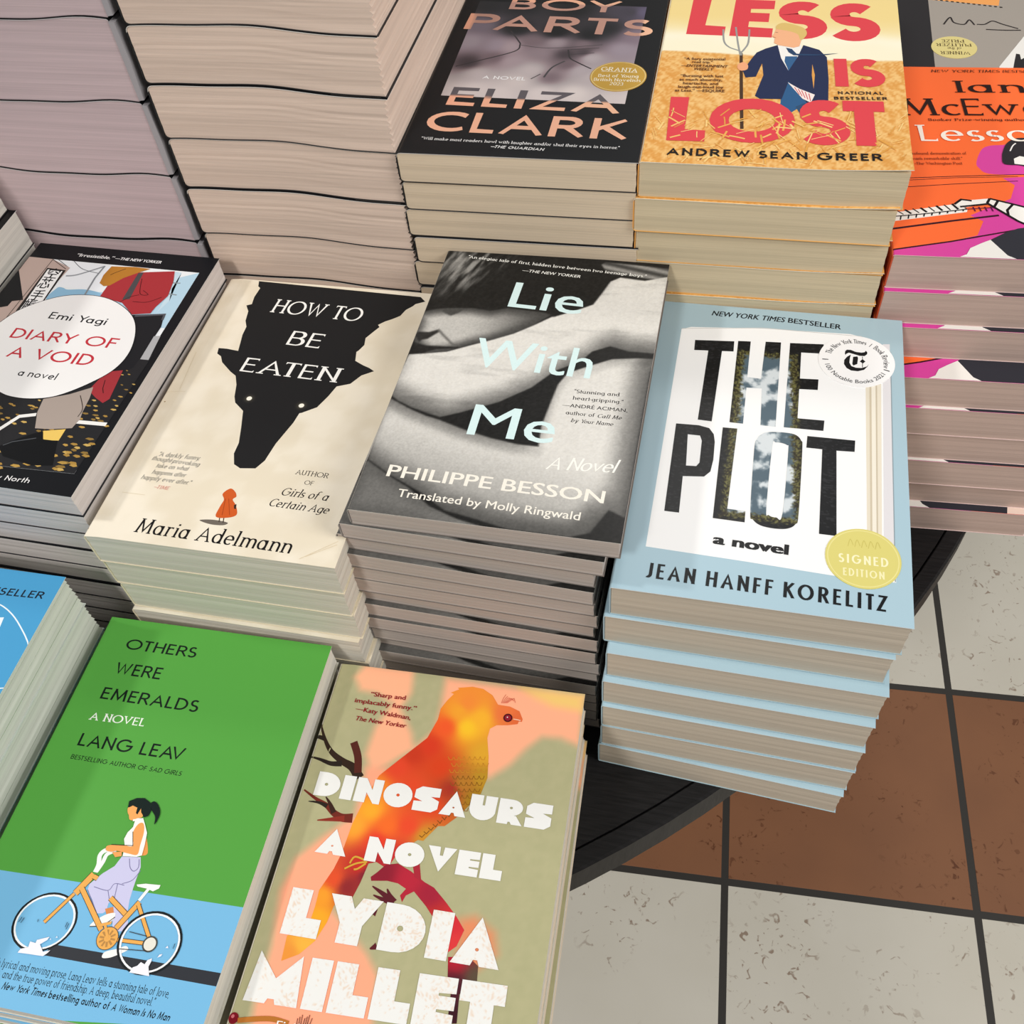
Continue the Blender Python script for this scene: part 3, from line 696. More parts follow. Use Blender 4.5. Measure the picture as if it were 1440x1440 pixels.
    P.line([(30.2,35.6),(30.8,38.1)],0.3,'2A3A48')
    P.line([(31.5,35.5),(32.1,38)],0.3,'2A3A48')
    P.line([(54.8,36.4),(55,39.1)],0.3,'2A3A48')
    P.line([(54,37.3),(54,39.6)],0.3,'2A3A48')
    P.line([(39.3,38.5),(39.6,37.2)],0.3,'2A3A48')
    P.line([(109.3,37),(109.4,39.3)],0.3,'2A3A48')
    return P

def art_dino(w, h):
    pk1=[(15,210.6),(43,211.1),(44.9,197.1),(41.3,186.9),(50.5,173.9),(54.1,165.2),(42.2,154.4),(34.9,148.8),(29.3,158.5),(30.3,174.1),(36.1,189.4),(25.6,194.4),(16.3,194.8),(11,202.4)]
    pk2=[(62,208.7),(139,208),(140.7,179.3),(130.3,182.4),(120.4,181.7),(113.1,173.8),(106.3,163.8),(96.6,155),(82,170.8),(54.1,165.2),(63.1,177.3),(63.2,190)]
    pk3=[(31.3,151.3),(42.6,152.9),(40.4,118.3),(35.5,96.1),(32,80.1),(55.9,61.9),(63.3,53.8),(66.6,31.9),(12.5,22.9),(10.9,34.9),(10.7,58.3),(6.3,83.7),(9.3,99.9),(19.5,112.3),(32.7,125.4)]
    pk4=[(96.1,84),(103.4,86.4),(113.6,80.7),(116.5,71.7),(108.1,63.3),(98.6,66.4)]
    yl1=[(104.2,208.8),(138.9,208.3),(139.4,199.2),(123.3,200.1),(112.4,204.2)]
    spn=[(0.1,210.3),(5.7,210.2),(0.8,159),(2.2,75.4),(0.8,23.2),(-6.5,22),(-6.5,28.7)]
    ink=idw([(79.9,181.3,'F6C22C'),(77,195.1,'F08A38'),(86.1,186.9,'F4B030'),(73.6,189.9,'F0A030'),(98.4,191.8,'E9763F'),(106.1,189.7,'E06A3A'),(68.4,179.6,'EE5A2A'),(91.3,167.6,'DDA22E'),(93.9,154.6,'B98C28'),(92,142.8,'A07A20'),(62.3,167.9,'D63C22'),(70.5,157.1,'D8431F'),(78.6,146.5,'A83424'),(83.5,150.2,'B5782A'),(54.8,162.3,'C83A20'),(48.2,153.8,'E2472A'),(58,143.5,'E04A28'),(69.5,136.6,'DC4522'),(40,140.8,'F08A2C'),(40.2,129.4,'F6A62C'),(34.2,120.1,'F5A032'),(50.5,122.5,'EE6A28'),(61.3,124.2,'E44A2A'),(47.2,113.8,'E23C2A'),(42.4,101.1,'C73228'),(38.6,90.1,'8E2A2C'),(46.1,97.7,'7A2430'),(31,92.7,'E0502A'),(28,84.6,'F09A2C'),(28.7,73.4,'F2A628'),(25.6,61.9,'F0B040'),(19.5,56.1,'E8923A'),(70.6,120.1,'C98A2C'),(59.8,107.7,'C83030'),(49.9,103.5,'B02A30')],3.2)
    def base(X, Y):
        c = mix(hex3('A9A67E'), hex3('B3AE86'), fbm(X * .3, Y * .3, 3))
        for q, col, s in ((pk1, 'FDB48C', 3.5), (pk2, 'FDB08A', 3.5), (pk3, 'FDA783', 3.5), (pk4, 'E08A60', 4), (yl1, 'F2C874', 4)):
            m = smooth(-s, s, sdist(q, X, Y))[:, None]; c = c * (1 - m) + hex3(col)[None, :] * m
        return c
    P = Print(w, h, base, raster=1.3)
    P.dense = True
    P.line([(29.4,145.1),(24.3,150.3),(17.6,153),(10.3,157.3),(4.5,164.2),(-0.3,172.6)],5.5,'33241B',smooth_=True,taper=True)
    P.line([(18,151.6),(12.3,150.7),(5.1,152.3),(-1,153.3)],3.5,'2A221C',smooth_=True,taper=True)
    P.line([(21,164.2),(25.5,156.4),(27.9,147.8)],4,'55271F',smooth_=True)
    P.line([(4.5,164.2),(-0.3,165),(-2.2,166.3)],3,'2A221C',smooth_=True,taper=True)
    P.line([(31.8,123.9),(26.2,123.3),(21.4,125.1),(16,128.6),(9.4,131.2),(2.1,134.9)],5,'6E2A20',smooth_=True,taper=True)
    P.line([(16.9,128),(12.2,129.2),(6.4,129.1)],2.5,'2A221C',smooth_=True,taper=True)
    P.line([(21.4,125.1),(17.9,129.6),(14.8,132.7)],3,'3A231C',smooth_=True,taper=True)
    P.line([(27.7,123),(21,121.6),(14,120.1)],3.4,'8A3024',smooth_=True,taper=True)
    P.poly([(65.8,195.5),(68.5,199.6),(66.6,200.2),(70.9,202.8),(69.9,203.6),(77.9,205.4),(84,204.9),(89.8,201.8),(93.8,196.7),(100.5,196.5),(106,194.5),(108.5,190.1),(108.3,188.5),(105.5,188.9),(103.9,189.4),(106.7,188.6),(106.3,186.9),(101,185.5),(95.3,184.7),(92.1,182.2),(91.7,176.8),(94.4,166.5),(96,154.9),(94.2,146),(88.8,138.1),(85.6,133.4),(79.4,126.9),(76.1,126.4),(70.4,118),(67.6,118),(59.2,110.3),(55.9,101.8),(49.8,104.2),(46,102.9),(44.5,93.5),(42.4,85.3),(36.9,86.6),(34.6,80.5),(33.5,72.9),(30.3,63.8),(24.5,56.9),(17,52.7),(16.2,64),(25,67.8),(25.6,79.1),(25.3,86.7),(29.5,97.7),(31.3,106),(32.5,121.2),(35.6,135.8),(39.5,148),(47.3,157.4),(59.8,172.2),(63.1,183.6),(63.2,190)],ink,fine=1.6)
    P.poly([(51.1,99.1),(54.7,103.6),(60.5,105.2),(68,102.4),(75.7,98.4),(80.8,96.6),(88.1,90.8),(94.6,85),(99.4,79.7),(97.3,72.1),(93.6,68.6),(90.2,69.8),(86.5,80.1),(78.9,87.5),(71.6,93.3),(68.1,90.8),(67,87.5),(65.3,90.4),(67.4,93.9),(62.9,95.8),(57.4,96.2),(49.5,95),(48.8,96.8)],idw([(53.9,98.9,'8A2030'),(67.6,98.4,'B5283A'),(79.7,92.7,'A02438'),(92.6,82.2,'D03038'),(95.9,73.1,'D83A3C'),(84.5,83.4,'B8302E')]),fine=2)
    P.poly([(67.7,106.3),(71.3,106.6),(74.1,98.2),(70.2,100.1)],'A82A38')
    P.line([(63.1,86.9),(56.2,90.2),(50.8,92.6)],3.5,'5A2028',smooth_=True,taper=True)
    P.line([(63.1,86.9),(60.4,89.6),(58.3,92.5)],3.5,'5A2028',smooth_=True,taper=True)
    P.line([(63.2,86.5),(57.7,87.3),(52.3,88.6)],3.5,'5A2028',smooth_=True,taper=True)
    P.line([(56,80.8),(51.2,81.3)],3.5,'5A2028',smooth_=True,taper=True)
    P.line([(60,66.2),(57.1,64.5)],3.5,'5A2028',smooth_=True,taper=True)
    P.poly([(94.4,66.9),(103.9,68.5),(109,65.2),(110,56.8),(105,53.7),(102.9,52.2),(104.2,40.3),(100,39.6),(99,51.6),(96.6,55.7)],idw([(98.6,66.4,'B02030'),(99.7,55.1,'4A1C28'),(108.7,60,'5A4A3A'),(101.9,42.1,'3C1A22')]),fine=2)
    P.line([(73.2,163.4),(74.4,161.8),(75.7,162),(76,163.8)],0.3,'C8862A'); P.layer -= 1
    P.line([(76,163.8),(77.2,162.2),(78.5,162.4),(78.8,164.2)],0.3,'C8862A'); P.layer -= 1
    P.line([(78.8,164.2),(80,162.6),(81.2,162.8),(81.6,164.7)],0.3,'C8862A'); P.layer -= 1
    P.line([(81.6,164.7),(82.8,163),(84,163.2),(84.4,165.1)],0.3,'C8862A'); P.layer -= 1
    P.line([(84.4,165.1),(85.6,163.4),(86.8,163.6),(87.2,165.5)],0.3,'C8862A'); P.layer -= 1
    P.line([(87.2,165.5),(88.4,163.9),(89.6,164),(90,165.9)],0.3,'C8862A'); P.layer -= 1
    P.line([(90,165.9),(91.1,164.3),(92.4,164.4),(92.7,166.3)],0.3,'C8862A'); P.layer -= 1
    P.line([(75.6,160.2),(76.8,158.6),(78.1,158.8),(78.4,160.6)],0.3,'C8862A'); P.layer -= 1
    P.line([(78.4,160.6),(79.6,159),(80.9,159.2),(81.2,161)],0.3,'C8862A'); P.layer -= 1
    P.line([(81.2,161),(82.4,159.4),(83.6,159.6),(84,161.4)],0.3,'C8862A'); P.layer -= 1
    P.line([(84,161.4),(85.2,159.8),(86.4,160),(86.8,161.8)],0.3,'C8862A'); P.layer -= 1
    P.line([(86.8,161.8),(87.9,160.2),(89.2,160.4),(89.5,162.2)],0.3,'C8862A'); P.layer -= 1
    P.line([(89.5,162.2),(90.7,160.6),(92,160.8),(92.3,162.6)],0.3,'C8862A'); P.layer -= 1
    P.line([(92.3,162.6),(93.5,161),(94.7,161.2),(95.1,163)],0.3,'C8862A'); P.layer -= 1
    P.line([(75.3,156.6),(76.5,155),(77.7,155.2),(78,157)],0.3,'C8862A'); P.layer -= 1
    P.line([(78,157),(79.2,155.4),(80.5,155.6),(80.8,157.4)],0.3,'C8862A'); P.layer -= 1
    P.line([(80.8,157.4),(82,155.8),(83.2,156),(83.6,157.8)],0.3,'C8862A'); P.layer -= 1
    P.line([(83.6,157.8),(84.8,156.2),(86,156.4),(86.4,158.2)],0.3,'C8862A'); P.layer -= 1
    P.line([(86.4,158.2),(87.5,156.6),(88.8,156.8),(89.1,158.6)],0.3,'C8862A'); P.layer -= 1
    P.line([(89.1,158.6),(90.3,157),(91.5,157.2),(91.9,159)],0.3,'C8862A'); P.layer -= 1
    P.line([(91.9,159),(93.1,157.4),(94.3,157.6),(94.7,159.4)],0.3,'C8862A'); P.layer -= 1
    P.line([(77.7,153.4),(78.9,151.8),(80.1,152),(80.4,153.8)],0.3,'8A5A1C'); P.layer -= 1
    P.line([(80.4,153.8),(81.6,152.2),(82.9,152.4),(83.2,154.2)],0.3,'8A5A1C'); P.layer -= 1
    P.line([(83.2,154.2),(84.4,152.6),(85.6,152.8),(86,154.6)],0.3,'8A5A1C'); P.layer -= 1
    P.line([(86,154.6),(87.1,153),(88.4,153.2),(88.7,155)],0.3,'8A5A1C'); P.layer -= 1
    P.line([(88.7,155),(89.9,153.4),(91.1,153.6),(91.5,155.4)],0.3,'8A5A1C'); P.layer -= 1
    P.line([(91.5,155.4),(92.6,153.8),(93.9,154),(94.2,155.8)],0.3,'8A5A1C'); P.layer -= 1
    P.line([(77.3,149.8),(78.5,148.3),(79.7,148.4),(80.1,150.2)],0.3,'8A5A1C'); P.layer -= 1
    P.line([(80.1,150.2),(81.2,148.7),(82.5,148.9),(82.8,150.6)],0.3,'8A5A1C'); P.layer -= 1
    P.line([(82.8,150.6),(84,149.1),(85.2,149.3),(85.6,151.1)],0.3,'8A5A1C'); P.layer -= 1
    P.line([(85.6,151.1),(86.7,149.5),(88,149.7),(88.3,151.5)],0.3,'8A5A1C'); P.layer -= 1
    P.line([(88.3,151.5),(89.5,149.9),(90.7,150.1),(91,151.9)],0.3,'8A5A1C'); P.layer -= 1
    P.line([(91,151.9),(92.2,150.3),(93.4,150.5),(93.8,152.3)],0.3,'8A5A1C'); P.layer -= 1
    P.line([(79.7,146.7),(80.9,145.2),(82.1,145.3),(82.4,147.1)],0.3,'8A5A1C'); P.layer -= 1
    P.line([(82.4,147.1),(83.6,145.6),(84.8,145.7),(85.2,147.5)],0.3,'8A5A1C'); P.layer -= 1
    P.line([(85.2,147.5),(86.3,146),(87.6,146.2),(87.9,147.9)],0.3,'8A5A1C'); P.layer -= 1
    P.line([(87.9,147.9),(89.1,146.4),(90.3,146.6),(90.6,148.3)],0.3,'8A5A1C'); P.layer -= 1
    P.line([(90.6,148.3),(91.8,146.8),(93,147),(93.4,148.7)],0.3,'8A5A1C'); P.layer -= 1
    P.line([(79.3,143.2),(80.5,141.7),(81.7,141.8),(82,143.6)],0.3,'8A5A1C'); P.layer -= 1
    P.line([(82,143.6),(83.2,142.1),(84.4,142.3),(84.8,144)],0.3,'8A5A1C'); P.layer -= 1
    P.line([(84.8,144),(85.9,142.5),(87.2,142.7),(87.5,144.4)],0.3,'8A5A1C'); P.layer -= 1
    P.line([(87.5,144.4),(88.7,142.9),(89.9,143.1),(90.2,144.8)],0.3,'8A5A1C'); P.layer -= 1
    P.line([(90.2,144.8),(91.4,143.3),(92.6,143.5),(92.9,145.2)],0.3,'8A5A1C'); P.layer -= 1
    P.line([(81.7,140.1),(82.8,138.6),(84.1,138.8),(84.4,140.5)],0.3,'8A5A1C'); P.layer -= 1
    P.line([(84.4,140.5),(85.5,139),(86.8,139.2),(87.1,140.9)],0.3,'8A5A1C'); P.layer -= 1
    P.line([(87.1,140.9),(88.3,139.4),(89.5,139.6),(89.8,141.4)],0.3,'8A5A1C'); P.layer -= 1
    P.line([(84,137.1),(85.2,135.6),(86.4,135.8),(86.7,137.5)],0.3,'8A5A1C'); P.layer -= 1
    P.line([(86.7,137.5),(87.9,136),(89.1,136.2),(89.4,137.9)],0.3,'8A5A1C'); P.layer -= 1
    P.layer += 1
    P.line([(67.8,120.4),(69.3,119.6),(70.5,121.5)],0.35,'7A4A1C')
    P.line([(69.6,122.6),(71.2,121.7),(72.3,123.5)],0.35,'7A4A1C')
    P.line([(71.4,124.8),(73.1,123.8),(74,125.6)],0.35,'7A4A1C')
    P.line([(73.3,127),(74.9,125.8),(75.8,127.6)],0.35,'7A4A1C')
    P.line([(75.1,129.2),(76.8,127.9),(77.5,129.7)],0.35,'7A4A1C')
    P.line([(77,131.4),(78.7,130),(79.3,131.8)],0.35,'7A4A1C')
    P.line([(78.9,133.7),(80.6,132.1),(81.1,133.8)],0.35,'7A4A1C')
    P.line([(44.3,104),(38.5,105.1),(36.7,101.5)],0.9,'D0A03A',smooth_=True)
    P.line([(45.2,103.5),(40,102),(34.8,98.6)],0.9,'D0A03A',smooth_=True)
    P.line([(44.7,102.7),(41.4,99.6),(39.5,99)],0.9,'D0A03A',smooth_=True)
    P.line([(95.5,197.8),(96,200.7),(97,203.2)],0.22,'C8503A')
    P.line([(96.1,197.9),(97.2,200.9),(98.2,202.4)],0.22,'C8503A')
    P.line([(96.7,197.9),(98.3,201.1),(99.4,201.6)],0.22,'C8503A')
    P.line([(97.2,198),(99.5,201.2),(100.6,200.8)],0.22,'C8503A')
    P.line([(97.8,198.1),(100.6,201.4),(101.8,199.9)],0.22,'C8503A')
    P.line([(98.4,198.2),(101.8,201.6),(102.9,199.1)],0.22,'C8503A')
    P.poly(circle(100.5,189.7,2.43),'4A1018')
    P.poly(circle(100.5,189.7,1.70),'8E2030')
    P.poly(circle(100.2,190.0,.35,n=10),'F0E0DC')
    P.line([(103.5,189.4),(106.1,189.3),(107.6,189)],0.5,'F6C8A8')
    P.text('DINOSAURS','block',7.8,132.7,132,132.5,12.9,'E9E8E3')
    P.text('A','block',17.5,104.3,33.6,104.3,12.9,'E9E8E3')
    P.text('NOVEL','block',43.2,104,112.2,104.5,12.11,'E9E8E3')
    P.text('LYDIA','block',12.4,64.4,118.7,65,21.71,spray(ink),fine=0.9)
    P.text('MILLET','block',4.5,33.7,124.7,37.2,21.99,spray(ink),fine=0.9)
    P.text('“Sharp and','sansb',22.8,191.9,42.7,192.2,2.75,'8E1522')
    P.text('implacably funny.”','sansb',15,187,50.1,186.8,2.75,'8E1522')
    P.text('—Katy Waldman,','sansb',16.7,182.2,48.2,181,2.75,'8E1522')
    P.text('The New Yorker','sansb',18,176.6,46.7,176,2.75,'8E1522',slant=0.2)
    P.poly(circle(2.9,25.9,2.43),'7A1020')
    P.poly(circle(2.3,26.6,.8,n=12),'C86A70')
    P.line([(5.2,25.3),(19.6,28.3),(28.8,27.8)],2.2,'B5702C',smooth_=True)
    P.text('Fiction','serifb',23.3,24.9,42.1,25.9,3.24,'F1F0EC')
    P.line([(32.7,27.4),(32.4,30.6)],0.3,'5A2A20')
    P.line([(33.7,27.5),(33.3,31.4)],0.3,'5A2A20')
    P.line([(34.6,27.7),(34.2,32.3)],0.3,'5A2A20')
    P.line([(35.6,27.9),(35.7,31.2)],0.3,'5A2A20')
    P.line([(36.6,28),(36.6,32)],0.3,'5A2A20')
    P.line([(37.5,28.2),(37.5,32.8)],0.3,'5A2A20')
    P.line([(38.5,28.3),(39,31.7)],0.3,'5A2A20')
    return P

def art_diary(w, h):
    P = Print(w, h, '17181B')
    P.dense = False
    P.poly([(1,182),(122.2,181.6),(123.4,15),(15.9,11.4)],'ECEFF0')
    P.poly([(50.6,154.1),(77.4,156.5),(122.2,181.6),(122.5,129.8),(101.3,127.9),(54.9,136.7)],'B6D4E4')
    P.poly([(30.9,182),(63,180.1),(65.8,160.9),(65.1,157.2),(55.3,155.9),(42.5,157.2),(35.6,156.9),(35.4,170.3)],'EDF0F3')
    P.poly([(35.7,155.1),(39.5,156.2),(43.7,154.9),(55.1,156.5),(67.6,154),(70.2,147.3),(36.5,142.7)],'8FBBD6',smooth_=True)
    P.poly([(106.1,180.7),(110.7,180.1),(111.3,146),(111,141.4),(114.5,153.3)],'C6DCE8')
    P.line([(106.8,169.9),(114.3,170.3)],1.0,'8E989E')
    P.line([(110.7,159.8),(116.7,159.4)],1.0,'8E989E')
    P.line([(35.7,167.2),(42.9,169.4),(56.4,179.2)],1.3,'9A9EA2',smooth_=True)
    P.line([(33.6,181.9),(43.5,175.1),(56.3,172.4)],0.5,'6A6E72',smooth_=True)
    P.line([(56.9,179.9),(56,168.1),(57.4,152)],1.2,'8A8E92')
    P.line([(21.7,182.3),(33.7,175)],0.5,'55585A')
    P.poly([(0.8,182.2),(18.3,181.9),(34.5,175.1),(29.7,130.2),(16.7,117),(-4.1,114.1),(4.8,132.5),(11.1,148.8),(1.1,168.3)],'BCA69C')
    P.poly([(-3.4,175.3),(1.1,168.3),(19.6,141.6),(12.9,139.5),(12.6,134.8),(4.6,131.4),(-3,146.9)],'18191C')
    P.line([(18.4,181.6),(17.7,123.9)],0.5,'3A302C')
    P.line([(18.4,181.6),(32.2,173.6)],0.5,'3A302C')
    P.poly([(19.1,173.1),(32.9,172.4),(34.1,133.1),(20.4,131.2)],'2A2422')
    P.poly([(20.3,171.7),(31.2,171.3),(33.2,137.6),(22.5,129.2)],'F4F3F1')
    K=(25.9, 167.8)
    P.text('空','sansb',K[0]-4.2,K[1]-3.6,K[0]+4.2,K[1]-3.6,7.8,'121214')
    K=(25.7, 158.0)
    P.text('芯','sansb',K[0]-4.2,K[1]-3.6,K[0]+4.2,K[1]-3.6,7.8,'121214')
    K=(26.6, 146.7)
    P.text('手','sansb',K[0]-4.2,K[1]-3.6,K[0]+4.2,K[1]-3.6,7.8,'121214')
    K=(25.8, 137.7)
    P.text('帳','sansb',K[0]-4.2,K[1]-3.6,K[0]+4.2,K[1]-3.6,7.8,'121214')
    P.poly([(10.1,42.9),(39.9,78.1),(106.2,118.1),(125.7,106.6),(123.4,15),(15.9,11.4)],'262628')
    P.poly([(96.4,138),(116.8,141.9),(119.8,130.5),(119.6,109.7),(118.8,95.6),(114.4,89.1),(108.2,80.4),(106.1,111.9)],'1E1F22')
    P.line([(99.1,137.3),(117.1,141.3),(117.9,136.2)],1.4,'55555A')
    P.poly([(119.1,122),(123,123),(124.9,102.4),(119.6,102.3)],'AFAFB0')
    P.poly([(125.5,75.9),(126,76.3),(127.2,76.1),(127.8,75.4),(126.9,75.1)],'B9934A'); P.layer -= 1
    P.poly([(116.2,21.6),(117.4,22.7),(120.4,22.6),(121.5,21.4),(119.3,20.6)],'A98440'); P.layer -= 1
    P.poly([(113.9,32.3),(114.8,33.2),(117,33.1),(117.9,32),(116.4,31.3)],'C7A55C'); P.layer -= 1
    P.poly([(106.5,33.2),(107.2,34),(109.2,33.9),(110.1,32.8),(108.8,32.2)],'B9934A'); P.layer -= 1
    P.poly([(97,21.3),(98,22.3),(100.6,22.2),(101.7,21.1),(99.8,20.3)],'A98440'); P.layer -= 1
    P.poly([(106.4,67.1),(107.2,67.6),(108.9,67.5),(109.5,66.8),(108.3,66.3)],'C7A55C'); P.layer -= 1
    P.poly([(86.1,40.4),(86.8,41.1),(88.8,41),(89.7,40),(88.3,39.4)],'8E713A'); P.layer -= 1
    P.poly([(109.2,74.8),(110,75.2),(111.7,75.2),(112.3,74.5),(111.1,74.1)],'B9934A'); P.layer -= 1
    P.poly([(120.2,72.1),(121.2,72.6),(123,72.5),(123.7,71.8),(122.3,71.4)],'B9934A'); P.layer -= 1
    P.poly([(75.4,14.8),(76.5,15.9),(79.3,15.7),(80.4,14.6),(78.4,13.8)],'A98440'); P.layer -= 1
    P.poly([(110.5,16.2),(112,17.4),(115.4,17.3),(116.7,16.2),(114.1,15.3)],'C7A55C'); P.layer -= 1
    P.poly([(60.9,45.3),(61.5,45.9),(63.1,45.8),(63.8,44.9),(62.8,44.4)],'B9934A'); P.layer -= 1
    P.poly([(119.3,29.4),(120.5,30.4),(123.2,30.4),(124.3,29.3),(122.2,28.5)],'8E713A'); P.layer -= 1
    P.poly([(75.1,24),(75.9,24.9),(78,24.7),(79,23.6),(77.6,23)],'B9934A'); P.layer -= 1
    P.poly([(74.6,56.8),(75.6,57.3),(77.6,57.3),(78.5,56.5),(76.9,56)],'A98440'); P.layer -= 1
    P.poly([(109.4,63.1),(110.2,63.6),(111.9,63.5),(112.6,62.8),(111.3,62.3)],'C7A55C'); P.layer -= 1
    P.poly([(84.9,14.8),(86.4,16),(89.8,15.9),(91.1,14.8),(88.5,13.9)],'B9934A'); P.layer -= 1
    P.poly([(61.3,56.3),(62,56.8),(63.7,56.7),(64.4,55.9),(63.2,55.5)],'A98440'); P.layer -= 1
    P.poly([(54,53.2),(55,53.8),(57.2,53.7),(58,52.9),(56.4,52.4)],'8E713A'); P.layer -= 1
    P.poly([(116.3,26.6),(117.3,27.6),(119.9,27.4),(121,26.3),(119.1,25.6)],'A98440'); P.layer -= 1
    P.poly([(72.1,23.2),(73.2,24.2),(76,24.1),(77.1,23),(75.1,22.3)],'C7A55C'); P.layer -= 1
    P.poly([(75.6,23.7),(76.3,24.6),(78.5,24.4),(79.5,23.3),(78,22.7)],'B9934A'); P.layer -= 1
    P.poly([(118.8,56.7),(119.5,57.3),(121.2,57.2),(122,56.3),(120.7,55.8)],'A98440'); P.layer -= 1
    P.poly([(110.2,18.1),(111.8,19.3),(115.2,19.3),(116.5,18.1),(113.8,17.2)],'8E713A'); P.layer -= 1
    P.poly([(58.9,57.2),(59.7,57.7),(61.5,57.6),(62.2,56.9),(60.9,56.4)],'B9934A'); P.layer -= 1
    P.poly([(109.2,16.5),(110,17.5),(112.2,17.3),(113.2,16.1),(111.7,15.4)],'A98440'); P.layer -= 1
    P.poly([(94.2,25.7),(94.9,26.7),(96.8,26.4),(97.8,25.3),(96.5,24.7)],'A98440'); P.layer -= 1
    P.poly([(85.8,24.8),(86.6,25.7),(88.7,25.6),(89.7,24.5),(88.2,23.8)],'8E713A'); P.layer -= 1
    P.poly([(87.6,42.8),(88.8,43.6),(91.3,43.5),(92.3,42.6),(90.4,42)],'8E713A'); P.layer -= 1
    P.poly([(115.2,54.6),(115.8,55.2),(117.5,55.1),(118.2,54.2),(117.1,53.7)],'C7A55C'); P.layer -= 1
    P.poly([(93.8,52.3),(94.7,53),(96.8,52.9),(97.7,52.1),(96.1,51.5)],'A98440'); P.layer -= 1
    P.poly([(113,30.5),(113.8,31.4),(115.9,31.2),(116.8,30.1),(115.3,29.5)],'8E713A'); P.layer -= 1
    P.poly([(83.9,53.6),(84.6,54.2),(86.4,54.1),(87.1,53.2),(85.9,52.7)],'8E713A'); P.layer -= 1
    P.poly([(105.7,52.7),(106.4,53.4),(108.1,53.2),(108.9,52.3),(107.6,51.8)],'B9934A'); P.layer -= 1
    P.poly([(117.1,39.2),(118.5,40.2),(121.5,40.1),(122.6,39.2),(120.3,38.4)],'8E713A'); P.layer -= 1
    P.poly([(108.9,46.8),(109.9,47.6),(112.2,47.5),(113.1,46.6),(111.4,46)],'B9934A'); P.layer -= 1
    P.poly([(120.5,36.2),(121.6,37.1),(124.1,37),(125.1,36),(123.2,35.3)],'A98440'); P.layer -= 1
    P.poly([(93.5,41.1),(94.6,41.9),(97.2,41.9),(98.2,40.9),(96.2,40.3)],'C7A55C'); P.layer -= 1
    P.poly([(90.1,40.6),(90.8,41.4),(92.7,41.2),(93.6,40.3),(92.3,39.7)],'8E713A'); P.layer -= 1
    P.poly([(104.8,62.7),(105.7,63.3),(107.7,63.2),(108.5,62.4),(107,61.9)],'8E713A'); P.layer -= 1
    P.poly([(77.1,37.1),(78.3,37.9),(81.1,37.9),(82.2,37),(80.1,36.3)],'B9934A'); P.layer -= 1
    P.poly([(110.5,34.4),(111.6,35.3),(114.2,35.2),(115.3,34.2),(113.3,33.5)],'A98440'); P.layer -= 1
    P.poly([(73.6,45.4),(74.6,46.1),(76.9,46),(77.8,45.1),(76.1,44.5)],'C7A55C'); P.layer -= 1
    P.poly([(117.4,81.1),(117.9,81.4),(119,81.2),(119.5,80.6),(118.7,80.3)],'8E713A'); P.layer -= 1
    P.poly([(115.2,92.5),(115.6,92.6),(116.4,92.5),(116.8,92.1),(116.2,91.8)],'A98440'); P.layer -= 1
    P.poly([(117.9,34.9),(119.1,35.8),(122,35.8),(123,34.8),(120.9,34)],'C7A55C'); P.layer -= 1
    P.poly([(98,59.2),(98.7,59.7),(100.3,59.6),(101.1,58.8),(99.9,58.4)],'B9934A'); P.layer -= 1
    P.poly([(93.8,30.9),(95.1,31.8),(98,31.8),(99.1,30.7),(96.9,30)],'A98440'); P.layer -= 1
    P.poly([(67.5,50),(68.1,50.6),(69.8,50.4),(70.5,49.6),(69.4,49.1)],'8E713A'); P.layer -= 1
    P.poly([(104.2,25.3),(105.1,26.2),(107.3,26),(108.3,24.9),(106.7,24.2)],'B9934A'); P.layer -= 1
    P.poly([(121,27.6),(122.3,28.6),(125.1,28.5),(126.2,27.4),(124.1,26.6)],'A98440'); P.layer -= 1
    P.poly([(122.1,49.8),(123.2,50.5),(125.6,50.5),(126.5,49.6),(124.7,48.9)],'B9934A'); P.layer -= 1
    P.poly([(97.9,17.2),(98.9,18.3),(101.4,18.1),(102.5,17),(100.7,16.2)],'C7A55C'); P.layer -= 1
    P.poly([(105.6,56.8),(106.8,57.4),(109.2,57.4),(110,56.6),(108.2,56)],'8E713A'); P.layer -= 1
    P.poly([(106.1,39.2),(106.9,40),(109,39.9),(109.9,38.9),(108.4,38.3)],'A98440'); P.layer -= 1
    P.poly([(121.8,65.1),(122.4,65.6),(123.8,65.5),(124.4,64.7),(123.4,64.3)],'C7A55C'); P.layer -= 1
    P.poly([(97.9,37),(98.7,37.8),(100.6,37.6),(101.5,36.6),(100.1,36)],'B9934A'); P.layer -= 1
    P.poly([(58.9,57.1),(59.6,57.7),(61.3,57.6),(62.1,56.8),(60.9,56.3)],'A98440'); P.layer -= 1
    P.poly([(109.1,28.2),(110.1,29.2),(112.6,29.1),(113.7,28),(111.8,27.3)],'C7A55C'); P.layer -= 1
    P.poly([(83.2,22.7),(84.2,23.7),(86.6,23.6),(87.7,22.5),(85.9,21.8)],'C7A55C'); P.layer -= 1
    P.poly([(110.9,21.1),(112.5,22.3),(115.9,22.3),(117.1,21.1),(114.5,20.3)],'8E713A'); P.layer -= 1
    P.poly([(77.3,12.3),(78.3,13.4),(81.1,13.3),(82.3,12.1),(80.3,11.3)],'B9934A'); P.layer -= 1
    P.poly([(92.6,42.6),(93.4,43.4),(95.5,43.3),(96.3,42.3),(94.9,41.7)],'A98440'); P.layer -= 1
    P.poly([(73.7,57.4),(74.2,57.9),(75.5,57.7),(76.2,56.9),(75.3,56.5)],'C7A55C'); P.layer -= 1
    P.poly([(117.6,89.7),(118.2,89.9),(119.3,89.8),(119.8,89.3),(118.9,89)],'B9934A'); P.layer -= 1
    P.poly([(69,43.4),(69.8,44.1),(71.6,44),(72.5,43.1),(71.2,42.5)],'C7A55C'); P.layer -= 1
    P.poly([(82.1,49.7),(83.3,50.5),(85.8,50.4),(86.7,49.6),(84.8,49)],'B9934A'); P.layer -= 1
